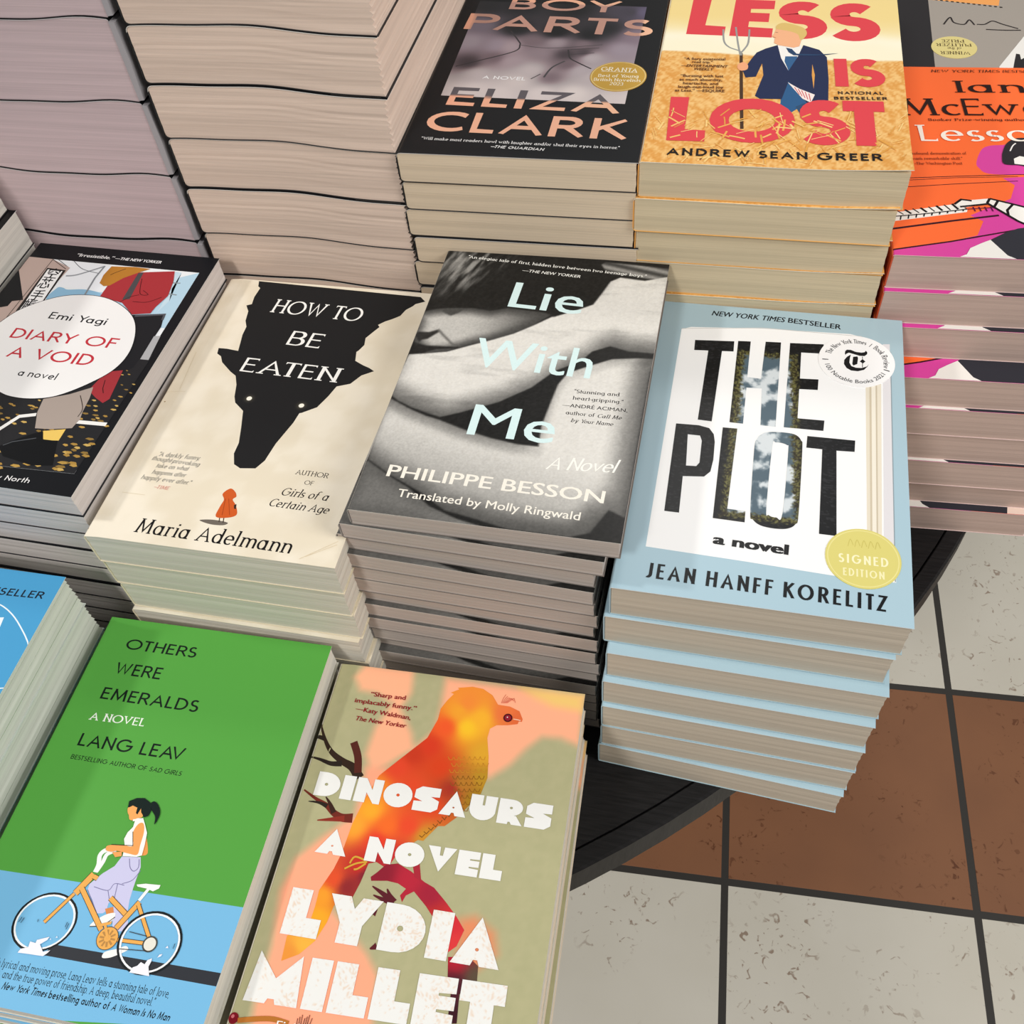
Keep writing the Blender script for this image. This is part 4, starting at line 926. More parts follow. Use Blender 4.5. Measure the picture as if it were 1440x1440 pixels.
    P.poly([(124,82.5),(124.6,82.8),(125.9,82.7),(126.4,82.2),(125.4,81.8)],'C7A55C'); P.layer -= 1
    P.poly([(110.4,28.4),(111.5,29.4),(114,29.3),(115.1,28.2),(113.2,27.4)],'A98440'); P.layer -= 1
    P.poly([(92.2,20.1),(93.5,21.2),(96.7,21.1),(97.9,20),(95.5,19.2)],'8E713A'); P.layer -= 1
    P.poly([(87.3,25.1),(88.6,26.1),(91.5,26.1),(92.7,25),(90.4,24.2)],'B9934A'); P.layer -= 1
    P.poly([(120.7,62),(121.8,62.6),(123.9,62.5),(124.7,61.8),(123,61.2)],'C7A55C'); P.layer -= 1
    P.poly([(73.7,55.5),(74.4,56.1),(76.1,56),(76.8,55.2),(75.6,54.7)],'8E713A'); P.layer -= 1
    P.poly([(86.7,36.5),(87.9,37.3),(90.7,37.3),(91.8,36.3),(89.7,35.6)],'B9934A'); P.layer -= 1
    P.poly([(118.5,69),(119.2,69.5),(120.6,69.3),(121.3,68.6),(120.2,68.2)],'A98440'); P.layer -= 1
    P.poly([(113.1,53.3),(113.8,53.9),(115.6,53.8),(116.4,52.9),(115.1,52.4)],'8E713A'); P.layer -= 1
    P.poly([(62.7,46.8),(63.5,47.5),(65.6,47.4),(66.4,46.6),(65,46)],'B9934A'); P.layer -= 1
    P.poly([(83.3,51.5),(83.9,52.1),(85.5,52),(86.3,51.1),(85.2,50.6)],'A98440'); P.layer -= 1
    P.poly([(78.5,59.3),(79.2,59.8),(80.8,59.7),(81.5,59),(80.4,58.5)],'C7A55C'); P.layer -= 1
    P.poly([(110,20.9),(111.6,22),(114.9,22),(116.2,20.8),(113.6,20)],'B9934A'); P.layer -= 1
    P.poly([(111.5,81.7),(112.2,82),(113.5,81.9),(114,81.4),(113,81)],'C7A55C'); P.layer -= 1
    P.poly([(86.1,60.2),(86.9,60.7),(88.8,60.7),(89.5,59.9),(88.2,59.4)],'A98440'); P.layer -= 1
    P.poly([(113.7,88.7),(114.3,89),(115.5,88.9),(116,88.4),(115.1,88.1)],'C7A55C'); P.layer -= 1
    P.poly([(112.2,56.4),(113.3,57.1),(115.7,57),(116.6,56.2),(114.7,55.6)],'8E713A'); P.layer -= 1
    P.poly([(117.3,52.7),(118.4,53.5),(120.8,53.4),(121.7,52.5),(119.9,51.9)],'8E713A'); P.layer -= 1
    P.poly([(117.6,20.1),(118.7,21.2),(121.5,21.1),(122.6,19.9),(120.6,19.2)],'B9934A'); P.layer -= 1
    P.poly([(91.2,17),(92.5,18.1),(95.7,18),(96.9,16.9),(94.6,16.1)],'B9934A'); P.layer -= 1
    P.poly([(74.8,62.3),(75.3,62.8),(76.5,62.6),(77.1,61.9),(76.3,61.5)],'C7A55C'); P.layer -= 1
    P.poly([(87.7,20.5),(88.6,21.5),(91,21.3),(92,20.2),(90.4,19.5)],'8E713A'); P.layer -= 1
    P.poly([(80.1,33.4),(81.1,34.2),(83.6,34.1),(84.6,33.1),(82.8,32.5)],'C7A55C'); P.layer -= 1
    P.poly([(56.5,49.3),(57.4,50),(59.4,49.9),(60.3,49.1),(58.8,48.5)],'8E713A'); P.layer -= 1
    P.poly([(70.8,57.6),(71.8,58.2),(74.1,58.2),(74.9,57.5),(73.2,56.9)],'B9934A'); P.layer -= 1
    P.poly([(110.5,26.4),(111.4,27.4),(113.8,27.2),(114.8,26.1),(113.1,25.4)],'A98440'); P.layer -= 1
    P.poly([(105,89.8),(105.4,90),(106.4,89.9),(106.8,89.4),(106.1,89.2)],'C7A55C'); P.layer -= 1
    P.poly([(113.7,51.4),(114.8,52.1),(117.1,52),(118,51.1),(116.2,50.5)],'8E713A'); P.layer -= 1
    P.poly([(74,25.4),(75,26.4),(77.4,26.2),(78.4,25.2),(76.7,24.5)],'A98440'); P.layer -= 1
    P.poly([(121.2,77.8),(122,78.2),(123.6,78.2),(124.2,77.5),(123,77.1)],'8E713A'); P.layer -= 1
    P.poly([(66.5,45.4),(67.3,46.1),(69.2,46),(70,45.1),(68.7,44.5)],'A98440'); P.layer -= 1
    P.poly([(80,28.1),(80.8,29),(82.9,28.8),(83.9,27.8),(82.4,27.1)],'C7A55C'); P.layer -= 1
    P.poly([(52.7,54.2),(53.6,54.7),(55.7,54.7),(56.5,53.9),(55,53.4)],'8E713A'); P.layer -= 1
    P.poly([(110.9,59.9),(111.7,60.5),(113.6,60.4),(114.3,59.6),(112.9,59.1)],'B9934A'); P.layer -= 1
    P.layer += 1
    P.line([(59.3,30.5),(64.1,37.5),(70.9,48.9),(79.9,51.7)],2.4,'EDEBE6')
    P.line([(105.3,50.1),(124,50.9)],2.6,'EDEBE6')
    P.poly([(104.2,89.5),(113.6,92.1),(116.5,69.3),(114.1,65.8),(108,69),(100.9,74)],'A2343A')
    P.line([(106.8,83.1),(108.6,76.6),(110.7,73.1)],0.5,'3A1818')
    P.poly([(89.9,40.6),(102.7,44),(102.9,35.5),(94,34.5)],'E7C264')
    P.poly([(77.8,63.5),(91.3,69.3),(102.5,76.7),(104.6,68.4),(105.8,57.5),(107.1,52.2),(105.8,45.2),(93.9,42.6),(84.7,41.9),(79.6,53.5)],'A89A90')
    P.line([(98.1,69.4),(104.5,60.1),(104.9,53.7)],0.5,'3A302C',smooth_=True)
    P.poly([(70.9,26.2),(76.6,31.4),(86,38.2),(90.5,40.7),(93.7,35),(102.4,35.1),(108.7,18.4),(96.9,16.6),(77.3,20.2)],'121315')
    P.line([(73.1,27.4),(77.1,30.6),(89.2,35.2)],0.5,'55585C')
    P.poly([(79.8,176.1),(105.7,180.7),(109.1,171.4),(111.7,157.6),(108.4,146.7),(107.8,140.9),(96.7,138.3),(85.3,147.6),(68.2,151.1),(68.2,161.2),(70.7,170)],'A83338')
    P.poly([(61.7,179.9),(77.3,181.3),(88.8,180.9),(83.6,177.2),(75,170),(69.5,162),(65.8,160.9),(61.7,163.4),(60.5,171.1)],'B5792C')
    P.line([(65,171.7),(67.5,174.5),(72.4,178.8)],0.5,'4A3018',smooth_=True)
    P.poly([(82.6,175.8),(85.9,176.9),(88.5,151.5),(84,150.3)],'4C4A4C')
    P.line([(87.5,171),(92.8,157.4),(98.5,157),(93.5,160.4)],0.45,'4A1518',smooth_=True)
    P.line([(91.5,149.6),(100.9,150.3),(108.3,155.9)],0.45,'4A1518',smooth_=True)
    P.line([(83.5,147.9),(87.7,153.2),(92.9,156.2)],0.45,'4A1518',smooth_=True)
    P.line([(15.7,118.6),(23.6,133.5),(41.1,146.9),(60.3,151.3),(78.1,148.7),(95.1,138.9),(104.8,126.3),(110.2,108.4),(108.1,92.5),(98.3,78.9),(84.8,67.4),(72,63),(58.5,62.5),(47.3,65.6),(26.8,76.2),(12,92.2),(11.3,106.8)],0.9,'1A1A1C',smooth_=True,closed=True)
    P.poly([(15.7,118.6),(23.6,133.5),(41.1,146.9),(60.3,151.3),(78.1,148.7),(95.1,138.9),(104.8,126.3),(110.2,108.4),(108.1,92.5),(98.3,78.9),(84.8,67.4),(72,63),(58.5,62.5),(47.3,65.6),(26.8,76.2),(12,92.2),(11.3,106.8)],'F3F1EE',smooth_=True)
    P.text('Emi Yagi','geo',44.8,127.6,83.9,126.8,5.98,'1B1B1D')
    P.text('DIARY OF','geo',29.3,108.1,99.7,108.3,8.61,'C4333F')
    P.text('A VOID','geo',36.1,92.4,92,92.5,9.19,'C4333F')
    P.text('a novel','geo',51.8,78.7,76.8,78.5,5.3,'1B1B1D')
    P.text('“Irresistible.”','sansb',32.5,186.5,59.3,186.5,3.2,'F2F0EE',slant=0.15)
    P.text('—THE NEW YORKER','sansb',60.3,186.7,93.2,186.6,2.7,'F2F0EE',slant=0.15)
    P.text('Translated by Lucy North','geo',35.7,4.2,101.7,4.9,3.3,'E8E6E4',slant=0.1)
    return P

def art_boy(w, h):
    photo=[(11.5,178),(122,173.3),(121.2,57.7),(12.2,60.6)]
    ph=lighter([(18.4,171.5,'3C3C3E'),(42.3,172.3,'343436'),(75.1,169,'323234'),(112.3,166,'4A484C'),(120.6,166.3,'55525A'),(18.3,145.3,'5E5A5E'),(16.3,124.3,'6E686C'),(32.7,121,'6A6468'),(99.4,144.4,'3A3A3C'),(118.8,135,'625C60'),(112.6,118.7,'6C666A'),(43.4,142.1,'333335'),(69.1,139,'2E2E30'),(90.2,135.8,'343436'),(55.7,126.1,'5C5658'),(71.4,124.8,'6A6466'),(87.9,123.5,'5E585A'),(43.4,119.5,'6E6668'),(63.1,112.4,'645E60'),(89.1,114.7,'4E4A4C'),(95,108.1,'7A7274'),(79.5,111.3,'4A4648'),(35.8,105.2,'5A5456'),(20.8,98.6,'4A4648'),(27.6,85.5,'7C7474'),(46.7,101.9,'6E6668'),(60.7,91.1,'807878'),(73.8,84.3,'5E585A'),(81.3,99.8,'5A5456'),(91.2,92.7,'787072'),(99,85.7,'7E7676'),(55.2,77.7,'8A8280'),(31.5,67.2,'8C8482'),(70.9,65.9,'908886'),(90,67,'938B88'),(114.5,61.4,'8E8684'),(46.8,64.5,'8E8684'),(16.7,66.3,'8A8280'),(114.4,86.5,'7A7274')])
    P = Print(w, h, '1E1F21')
    P.dense = False
    P.poly([(11.5,178),(122,173.3),(121.2,57.7),(12.2,60.6)],ph,fine=1.5)
    P.line([(13.6,94),(27.3,101.8),(46.6,113.6),(48.7,121.7),(46.8,126.7),(39.8,138.8)],1.0,'3C383A',smooth_=True)
    P.line([(96.7,95.3),(87.9,102),(82.1,107.5),(79.7,117.2)],1.0,'3C383A',smooth_=True)
    P.line([(48.2,121.7),(68.2,118.6),(99.9,124.1)],0.5,'4A4648',smooth_=True)
    P.line([(69.9,84.1),(73,95.5),(79.7,103.5)],1.2,'4E4A4C',smooth_=True)
    P.line([(67.3,87.7),(62.4,81.8)],0.8,'585254',smooth_=True)
    P.line([(80.7,117.2),(98.4,120)],0.5,'4A4446',smooth_=True)
    P.line([(81.5,111.4),(96.2,114)],0.5,'4A4446',smooth_=True)
    P.text('BOY','wide',32.8,167.5,105.2,164.9,15.5,lambda X,Y:rose(X,Y,photo),fine=3)
    P.text('PARTS','wide',8.4,140.2,128.6,135.4,20.65,lambda X,Y:rose(X,Y,photo),fine=3)
    P.text('A NOVEL','wide',33,80.6,59.2,79.8,3.7,'F0EEEE')
    P.text('ELIZA','wide',17.3,50.6,119.1,47,19.79,lambda X,Y:rose(X,Y,photo),fine=2)
    P.text('CLARK','wide',10.4,23.1,125.9,21.2,20.49,'F0B596')
    P.text('“Will make most readers howl with laughter and/or shut their eyes in horror.”','serifb',11.3,13.9,123.4,12.1,2.7,'EDEBE8')
    P.text('—THE GUARDIAN','wide',52.4,8.6,82.3,7.6,2.6,'EDEBE8',slant=0.2)
    return P

def art_less(w, h):
    hz=115.7
    def base(X, Y):
        sky = mix(hex3('F8EFD0'), hex3('F0D690'), smooth(hz + 10, hz + 50, Y + 6 * fbm(X * .05, Y * .05, 2)))
        band = np.exp(-((Y - hz - 16 - 5 * fbm(X * .04, Y * 0, 2)) / 7) ** 2)
        sky = sky * (1 - .5 * band[:, None]) + hex3('FDF8E6')[None, :] * .5 * band[:, None]
        k = fbm(X * .8 + Y * .5, Y * .22 - X * .25, 3)
        fld = mix(hex3('DC9A4A'), hex3('F0C27C'), smooth(.3, .7, k))
        hh = hz + 3 * np.sin(X * .03 + 1.5) - 1.5
        m = smooth(-.8, .8, Y - hh)[:, None]
        return fld * (1 - m) + sky * m
    P = Print(w, h, base, raster=1.2)
    P.dense = True
    P.text('LESS','fat',13.2,137.9,128,133.7,46.98,'DE464E')
    P.layer += 5
    P.text('LESS','widecap',112.1,188.4,126.9,187.9,4,'2A2422')
    P.line([(48,116.5),(50.4,69.1),(52.3,35.2)],1.9,'4A3426')
    P.line([(35.9,144.6),(37.2,130.1),(40.7,123.2),(47.2,118.7),(48.1,113.8)],1.1,'9A9A96',smooth_=True)
    P.line([(43.3,147.9),(45.6,127.7),(47.7,113.8)],1.1,'9A9A96',smooth_=True)
    P.line([(51.6,145.3),(51.6,129.4),(49.8,121.7),(47.6,116.5)],1.1,'9A9A96',smooth_=True)
    P.poly([(72.6,68.2),(76.1,59.2),(76.9,43.3),(74.8,43.1),(71.8,58.9)],'2E5680')
    P.poly([(76,86.4),(82.3,74),(87.8,65.1),(76.2,51.1),(72.3,58.9),(72.1,69.2)],'2F5C88')
    P.poly([(80.3,59.5),(85.6,63.9),(87.3,51.9),(84.8,46.8)],'2E4E70')
    P.poly([(68.3,126.5),(82.7,127.7),(81.8,111.1),(75.8,97.3),(71,112.7)],'F3EFE8')
    P.poly([(73.6,114),(80.6,114.4),(79.6,105.3),(75.9,97.3),(73.3,108.3)],'35608C')
    P.poly([(68.9,127),(62.1,122.6),(57.1,117.7),(54.5,110.7),(49.9,96.2),(51.8,88.8),(57.6,90.1),(60.6,105.4),(61.8,92.1),(57.9,69.3),(60.7,66.4),(72.7,66.8),(76.1,86),(81.2,76.1),(86.7,63),(97.9,64.3),(98.2,89.9),(97.3,114.2),(93,122.6),(83.8,127.7),(80.6,113.3),(75.8,97.7),(71.3,111.6)],'252F50')
    P.poly([(89.1,105.8),(90.6,93.8),(90,78.7),(88.9,93.7)],'E0A050')
    P.poly([(75.5,85.1),(82.2,78.3),(90.7,72.5),(88.6,64.1),(84,67.9)],'F4E6DE')
    P.line([(79.5,79.8),(82.3,72)],0.5,'D05A60')
    P.line([(81.5,78.2),(83.8,70.4)],0.5,'D05A60')
    P.line([(83.4,76.6),(85.4,68.8)],0.5,'D05A60')
    P.line([(85.4,75.1),(86.9,67.3)],0.5,'D05A60')
    P.line([(87.4,73.5),(88.4,65.7)],0.5,'D05A60')
    P.poly([(73.8,124),(77.2,122.7),(80,117.3),(93,117.1),(104,119.1),(97.5,116.9),(88.5,115.5),(78.3,115.4),(75.4,118.7)],'2A4466')
    P.poly([(47,103.5),(50.1,105.9),(52.6,102.6),(52.2,97.7),(48.9,96.2),(46.8,98.9)],'EFA87C',smooth_=True)
    P.poly([(67.4,146.1),(70,149.4),(76.6,144.8),(81.3,140.2),(82.6,134.3),(81.5,126),(78.1,124.2),(70,126.6),(66.7,129.2),(67,135.4),(64.9,136.8),(66.4,140.7)],'F3B488')
    P.poly([(67.4,146.8),(68.2,151.8),(72.3,154.2),(79.4,151.5),(84.2,147.6),(85.7,141.6),(84.3,136.3),(82,133.8),(80.4,140.2),(76,143.6),(70.7,145.3)],'DDBB70',smooth_=True)
    P.line([(65.7,136.8),(67.7,135.5)],0.4,'B5583C')
    P.line([(67.1,142.4),(68.7,141.8)],0.4,'6A4A2C')
    P.text('IS','fat',102,82,129.6,82.9,30.58,'DE464E')
    P.text('NATIONAL','widecap',103.1,73.7,127.4,74.7,3.18,'3A2A24')
    P.text('BESTSELLER','widecap',101.1,68,129.7,69.3,3.08,'3A2A24')
    P.text('LOST','fat',12.1,20.9,128.3,23.3,44.31,'DE464E')
    P.layer += 5
    wheat(P,[(7.6, 47.6), (134.6, 51.4), (137.2, 6.2), (3.0, -2.1)])
    P.text('ANDREW SEAN GREER','widecap',14,7,125,8.7,6.89,'1F1A18')
    P.text('“A fiery existential','sansb',15.2,106.5,39.2,107.2,3,'5A2E1C')
    P.text('road trip.”','sansb',20.1,103.2,32.1,103.3,3,'5A2E1C')
    P.text('—ENTERTAINMENT','sansb',13.8,98.7,40.7,98.9,3,'5A2E1C',slant=0.2)
    P.text('WEEKLY','sansb',21.4,95.1,32.7,95.2,3,'5A2E1C',slant=0.2)
    P.text('“Bursting with lust','sansb',14.7,87.2,39.3,87.9,3,'5A2E1C')
    P.text('as much absurdity,','sansb',14.4,83,38.8,83.7,3,'5A2E1C')
    P.text('heartache, and','sansb',16.8,79,36.8,79.4,3,'5A2E1C')
    P.text('laugh-out-loud joy','sansb',14.4,74.9,40,75.8,3,'5A2E1C')
    P.text('as Less.” —ESQUIRE','sansb',12.8,71,40.9,71.7,3,'5A2E1C')
    return P

def art_lessons(w, h):
    P = Print(w, h, 'FF7138')
    P.dense = False
    P.poly([(59.3,105.6),(64.7,110.1),(72.4,111.3),(85.7,113.8),(103.6,99.4),(100.7,82.2),(80.7,80.6),(60.8,80.4),(55.5,86.1),(54.8,92.2)],'DC48A0',smooth_=True)
    P.poly([(67.5,76.3),(100.5,81),(91.2,-8),(63.7,-7.8),(58.6,-7.5),(34.5,-7.8),(-1.6,-10.2),(0.5,5),(31.3,13.8),(46.6,20.1),(51.4,33.5),(45,38.6),(69.2,55.9),(73.3,69.5)],'DC48A0')
    P.line([(12.6,73.6),(40.3,76.8),(76.7,80.3),(107.2,82.5)],0.7,'3A1420')
    P.line([(12.5,71.4),(40.1,75.3),(76.4,78.3)],0.5,'3A1420')
    P.line([(11.5,64.5),(39.4,68.9),(75.7,73.7)],0.6,'3A1420')
    P.line([(0.3,23.3),(35.4,33.1),(60.5,39.5)],1.6,'3A1420')
    P.line([(0.2,4.6),(31.3,13.6),(68.8,26.6)],1.2,'3A1420')
    P.poly([(3.5,39.1),(37.8,49),(44.1,44.2),(43.5,41.7),(2.8,30.8)],'F6F2EA')
    P.line([(4.9,40.8),(8.3,37.4)],0.8,'1A1416')
    P.line([(6.9,36.4),(6.1,32.1)],0.8,'1A1416')
    P.line([(9.4,42),(12.7,38.3)],1.4,'1A1416')
    P.line([(11.3,37.4),(10.5,33.4)],0.8,'1A1416')
    P.line([(13.8,43.2),(17.1,39.3)],0.8,'1A1416')
    P.line([(15.7,38.3),(14.9,34.6)],0.8,'1A1416')
    P.line([(18.2,44.3),(21.4,40.2)],1.4,'1A1416')
    P.line([(20,39.2),(19.3,35.9)],0.8,'1A1416')
    P.line([(22.7,45.5),(25.8,41.1)],0.8,'1A1416')
    P.line([(24.4,40.1),(23.7,37.2)],0.8,'1A1416')
    P.line([(27.1,46.7),(30.2,42.1)],1.4,'1A1416')
    P.line([(28.8,41.1),(28.1,38.4)],0.8,'1A1416')
    P.line([(31.6,47.8),(34.6,43)],0.8,'1A1416')
    P.line([(33.2,42),(32.5,39.7)],0.8,'1A1416')
    P.line([(36,49),(39,43.9)],1.4,'1A1416')
    P.line([(37.6,42.9),(36.9,41)],0.8,'1A1416')
    P.line([(40.4,50.1),(43.4,44.8)],0.8,'1A1416')
    P.line([(42,43.9),(41.3,42.2)],0.8,'1A1416')
    P.line([(3.2,35.1),(19.1,38.3),(43.8,44.2)],0.8,'1A1416')
    P.line([(47.3,46.6),(48.1,42.4)],0.8,'5A1040')
    P.line([(50.5,46.8),(51.3,42.6)],0.8,'5A1040')
    P.line([(53.8,47),(54.5,42.8)],0.8,'5A1040')
    P.line([(57,47.2),(57.8,42.9)],0.8,'5A1040')
    P.line([(43.8,44.2),(58.9,46.7)],0.7,'5A1040')
    P.poly([(37.5,48.9),(40.9,53.4),(48.1,53.3),(57.5,55.2),(68.5,50.7),(81.7,45.2),(78.9,27.5),(69.9,34.5),(62.3,43),(56.1,50),(50,47.9),(43.3,45.9),(40,45.1)],'F6F2EA')
    P.line([(37.4,48.6),(41.6,53.4),(47.3,52.4)],1.5,'1A1416')
    P.line([(40.1,46.2),(50.1,48.5),(56.1,50),(62.3,43),(69.9,34.5),(78.9,27.5)],1.5,'1A1416')
    P.line([(57.5,55.2),(55.5,50.5)],1.5,'1A1416')
    P.line([(61.7,53.1),(59,47.3)],1.5,'1A1416')
    P.line([(69.8,50.7),(65.6,44.3),(65.6,39.8)],1.5,'1A1416')
    P.line([(57.4,55),(68.5,50.7),(81.7,45.2)],1.5,'1A1416')
    P.poly([(52.9,16.2),(61.4,23),(68.9,27.4),(85.9,32.2),(116.4,15),(114.1,-11.3),(63.7,-8),(64.4,-7.3),(60.1,2.8)],'33333A')
    P.poly([(52.9,16.2),(47.5,12.7),(41.3,8.1),(38.8,2.5),(34.8,-7.8),(64.4,-7.3),(60.1,2.8)],'F4F0E8')
    P.poly([(102,35.3),(116.4,15),(114.1,-11.3),(148.4,-12.8),(158.2,28)],'F2D8C8')
    P.poly([(71.4,104.3),(73.9,111.3),(77.6,116.3),(82.4,118.9),(91.1,117.6),(92.1,105.2),(86.6,88.8),(78.1,89.7),(70.2,90.7),(70.1,98.7)],'2E2A2E',smooth_=True)
    P.poly([(76.5,96.3),(80.2,99.2),(83.7,98),(82.4,89.9),(76.1,90.9)],'F4F0E8')
    P.line([(75.5,104.4),(77.8,110.1),(80,113)],0.8,'F0ECE6',smooth_=True)
    P.text('NEW YORK TIMES BESTSELLER','serif',38.4,195.8,109.8,196.8,3.2,'3A1A10',slant=0.2)
    P.text('Ian','serif',51.1,170.8,94.1,171.7,14.5,'2A1512')
    P.text('McEwan','serif',15.1,142.3,121.1,145.4,19.9,'2A1512')
    P.text('Booker Prize–winning author of Atonement','serifb',31.4,136.2,120,139.3,2.9,'4A1A10')
    P.text('Lessons','serif',23,113.1,118.1,116.5,18.15,'FBF1E4')
    P.text('“A profound demonstration of','serifb',13,97.8,50.1,99.5,2.8,'7A2A14')
    P.text('McEwan’s remarkable skill.”','serifb',12.5,92.3,47.2,93.9,2.8,'7A2A14')
    P.text('—The Washington Post','serifb',18.6,87.4,46.3,88.7,2.8,'7A2A14')
    return P

def art_blue(w, h):
    P = Print(w, h, '4A9CCB')
    P.dense = False
    P.text('BESTSELLER','geobold',85.2,186.1,129.6,187.8,4.6,'17202C',slant=0.12)
    P.line([(95.3,158.3),(92.3,171.7),(96.9,181.3),(107.2,181.1),(118.6,175.7),(130.4,166.2),(138.4,158.2)],0.7,'EAF2F4',smooth_=True)
    P.poly([(99.5,171),(114.3,173.8),(115.4,166.5),(106.3,165.1)],'EAF2F4')
    P.line([(125.3,132.1),(138.2,134.6)],0.6,'EAF2F4')
    P.line([(133,135.3),(142.5,128.2)],0.6,'EAF2F4')
    P.line([(104.1,146.2),(133,135.3)],0.6,'EAF2F4')
    return P

def art_gray(w, h):
    P = Print(w, h, 'A39A90')
    P.dense = False
    P.poly([(124.1,79.6),(98.6,79),(102.4,202.1),(130.6,203.4)],'2B292B')
    P.poly([(99.7,95.4),(50.6,104),(48.4,92.1),(46.3,73.8),(98.7,74.9)],'EFA45C')
    P.poly([(98.2,93.7),(96.3,94.1),(96.2,95.7),(98.2,95.3)],'1E1A1A')
    P.poly([(94.5,94.6),(92.5,95),(92.4,96.6),(94.4,96.2)],'1E1A1A')
    P.poly([(90.7,95.5),(88.8,95.9),(88.7,97.5),(90.7,97.1)],'1E1A1A')
    P.poly([(87,96.4),(85,96.8),(85,98.4),(86.9,98)],'1E1A1A')
    P.poly([(83.3,97.4),(81.3,97.7),(81.3,99.3),(83.2,99)],'1E1A1A')
    P.poly([(79.6,98.3),(77.6,98.6),(77.6,100.2),(79.5,99.9)],'1E1A1A')
    P.poly([(75.9,99.2),(73.9,99.5),(73.9,101.1),(75.8,100.8)],'1E1A1A')
    P.poly([(72.2,100.1),(70.2,100.4),(70.2,102),(72.1,101.6)],'1E1A1A')
    P.poly([(68.5,101),(66.5,101.3),(66.5,102.9),(68.5,102.5)],'1E1A1A')
    P.poly([(64.8,101.9),(62.9,102.2),(62.9,103.8),(64.8,103.4)],'1E1A1A')
    P.poly([(61.2,102.7),(59.2,103.1),(59.2,104.7),(61.1,104.3)],'1E1A1A')
    P.poly([(57.5,103.6),(55.6,104),(55.6,105.5),(57.5,105.2)],'1E1A1A')
    P.poly([(53.9,104.5),(52,104.9),(52,106.4),(53.9,106.1)],'1E1A1A')
    P.poly([(50.3,105.4),(48.3,105.7),(48.4,107.3),(50.3,107)],'1E1A1A')
    P.line([(65.6,93.5),(60.9,91.4),(55.6,92.3),(54.3,88.2)],0.8,'2A1E18',smooth_=True)
    P.poly([(37.3,145.2),(60.4,191),(61.4,200.2),(23.1,198.5),(15.5,146.3)],'EDE9E2')
    P.poly([(47.5,173.2),(45.1,174),(45.2,180.9),(41.4,177.3),(39.3,199.2),(53.2,199.9),(50.4,186.3)],'2B292B')
    P.line([(91.4,133.1),(86.1,122.5),(84.1,130.1),(77.3,132.7),(73.2,125.9),(70.4,133.4)],1.1,'2B2526',smooth_=True)
    P.line([(68.6,132.4),(63.3,132.2),(57.6,127.3),(51.2,131.8),(41.6,138)],1.1,'2B2526',smooth_=True)
    P.line([(63.3,139.7),(50.4,140.5),(40.1,140.2)],1.1,'2B2526',smooth_=True)
    return P

def art_tan(w, h):
    P = Print(w, h, '1B1B1D', xs=np.linspace(0, w, 33), ys=(0, h / 2, h)); P.dense = False
    for k in range(9):
        x = 68 + k * 3.4
        P.line([(x, 3.2), (x + .8, 5.4 + k % 3), (x + 1.6, 3.0), (x + 2.6, 4.4)], .5, 'E6E2DA')
    P.poly([(108, 1), (136, 1), (136, 6), (108, 7)], '57534E')
    return P

def art_lav(w, h):
    P = Print(w, h, '141416', xs=np.linspace(0, w, 33), ys=(0, h / 2, h)); P.dense = False
    return P

def art_left(w, h):
    P = Print(w, h, '17171A'); P.dense = False
    return P



# ------------------------------------------------------------------ materials
def new_mat(name):
    m = bpy.data.materials.new(name); m.use_nodes = True
    return m, m.node_tree.nodes, m.node_tree.links, m.node_tree.nodes['Principled BSDF']

def lin4(c):
    return tuple(float(q) for q in lin(c)) + (1.0,)

def ink_material(name, rough=0.38, grain=0.0):
    m, N, L, B = new_mat(name)
    a = N.new('ShaderNodeAttribute'); a.attribute_name = 'ink'
    L.new(a.outputs['Color'], B.inputs['Base Color'])
    B.inputs['Roughness'].default_value = rough
    B.inputs['Specular IOR Level'].default_value = 0.13
    if grain:
        t = N.new('ShaderNodeTexCoord'); n = N.new('ShaderNodeTexNoise'); n.inputs['Scale'].default_value = 900
        mx = N.new('ShaderNodeMix'); mx.data_type = 'RGBA'; mx.blend_type = 'OVERLAY'; mx.inputs['Factor'].default_value = grain
        L.new(t.outputs['Object'], n.inputs['Vector']); L.new(a.outputs['Color'], mx.inputs['A']); L.new(n.outputs['Color'], mx.inputs['B'])
        bw = N.new('ShaderNodeRGBToBW'); L.new(n.outputs['Color'], bw.inputs['Color']); L.new(bw.outputs['Val'], mx.inputs['B'])
        L.new(mx.outputs['Result'], B.inputs['Base Color'])
    return m

def plain_material(name, color, rough=0.5, spec=0.4):
    m, N, L, B = new_mat(name)
    B.inputs['Base Color'].default_value = lin4(color); B.inputs['Roughness'].default_value = rough; B.inputs['Specular IOR Level'].default_value = spec
    return m

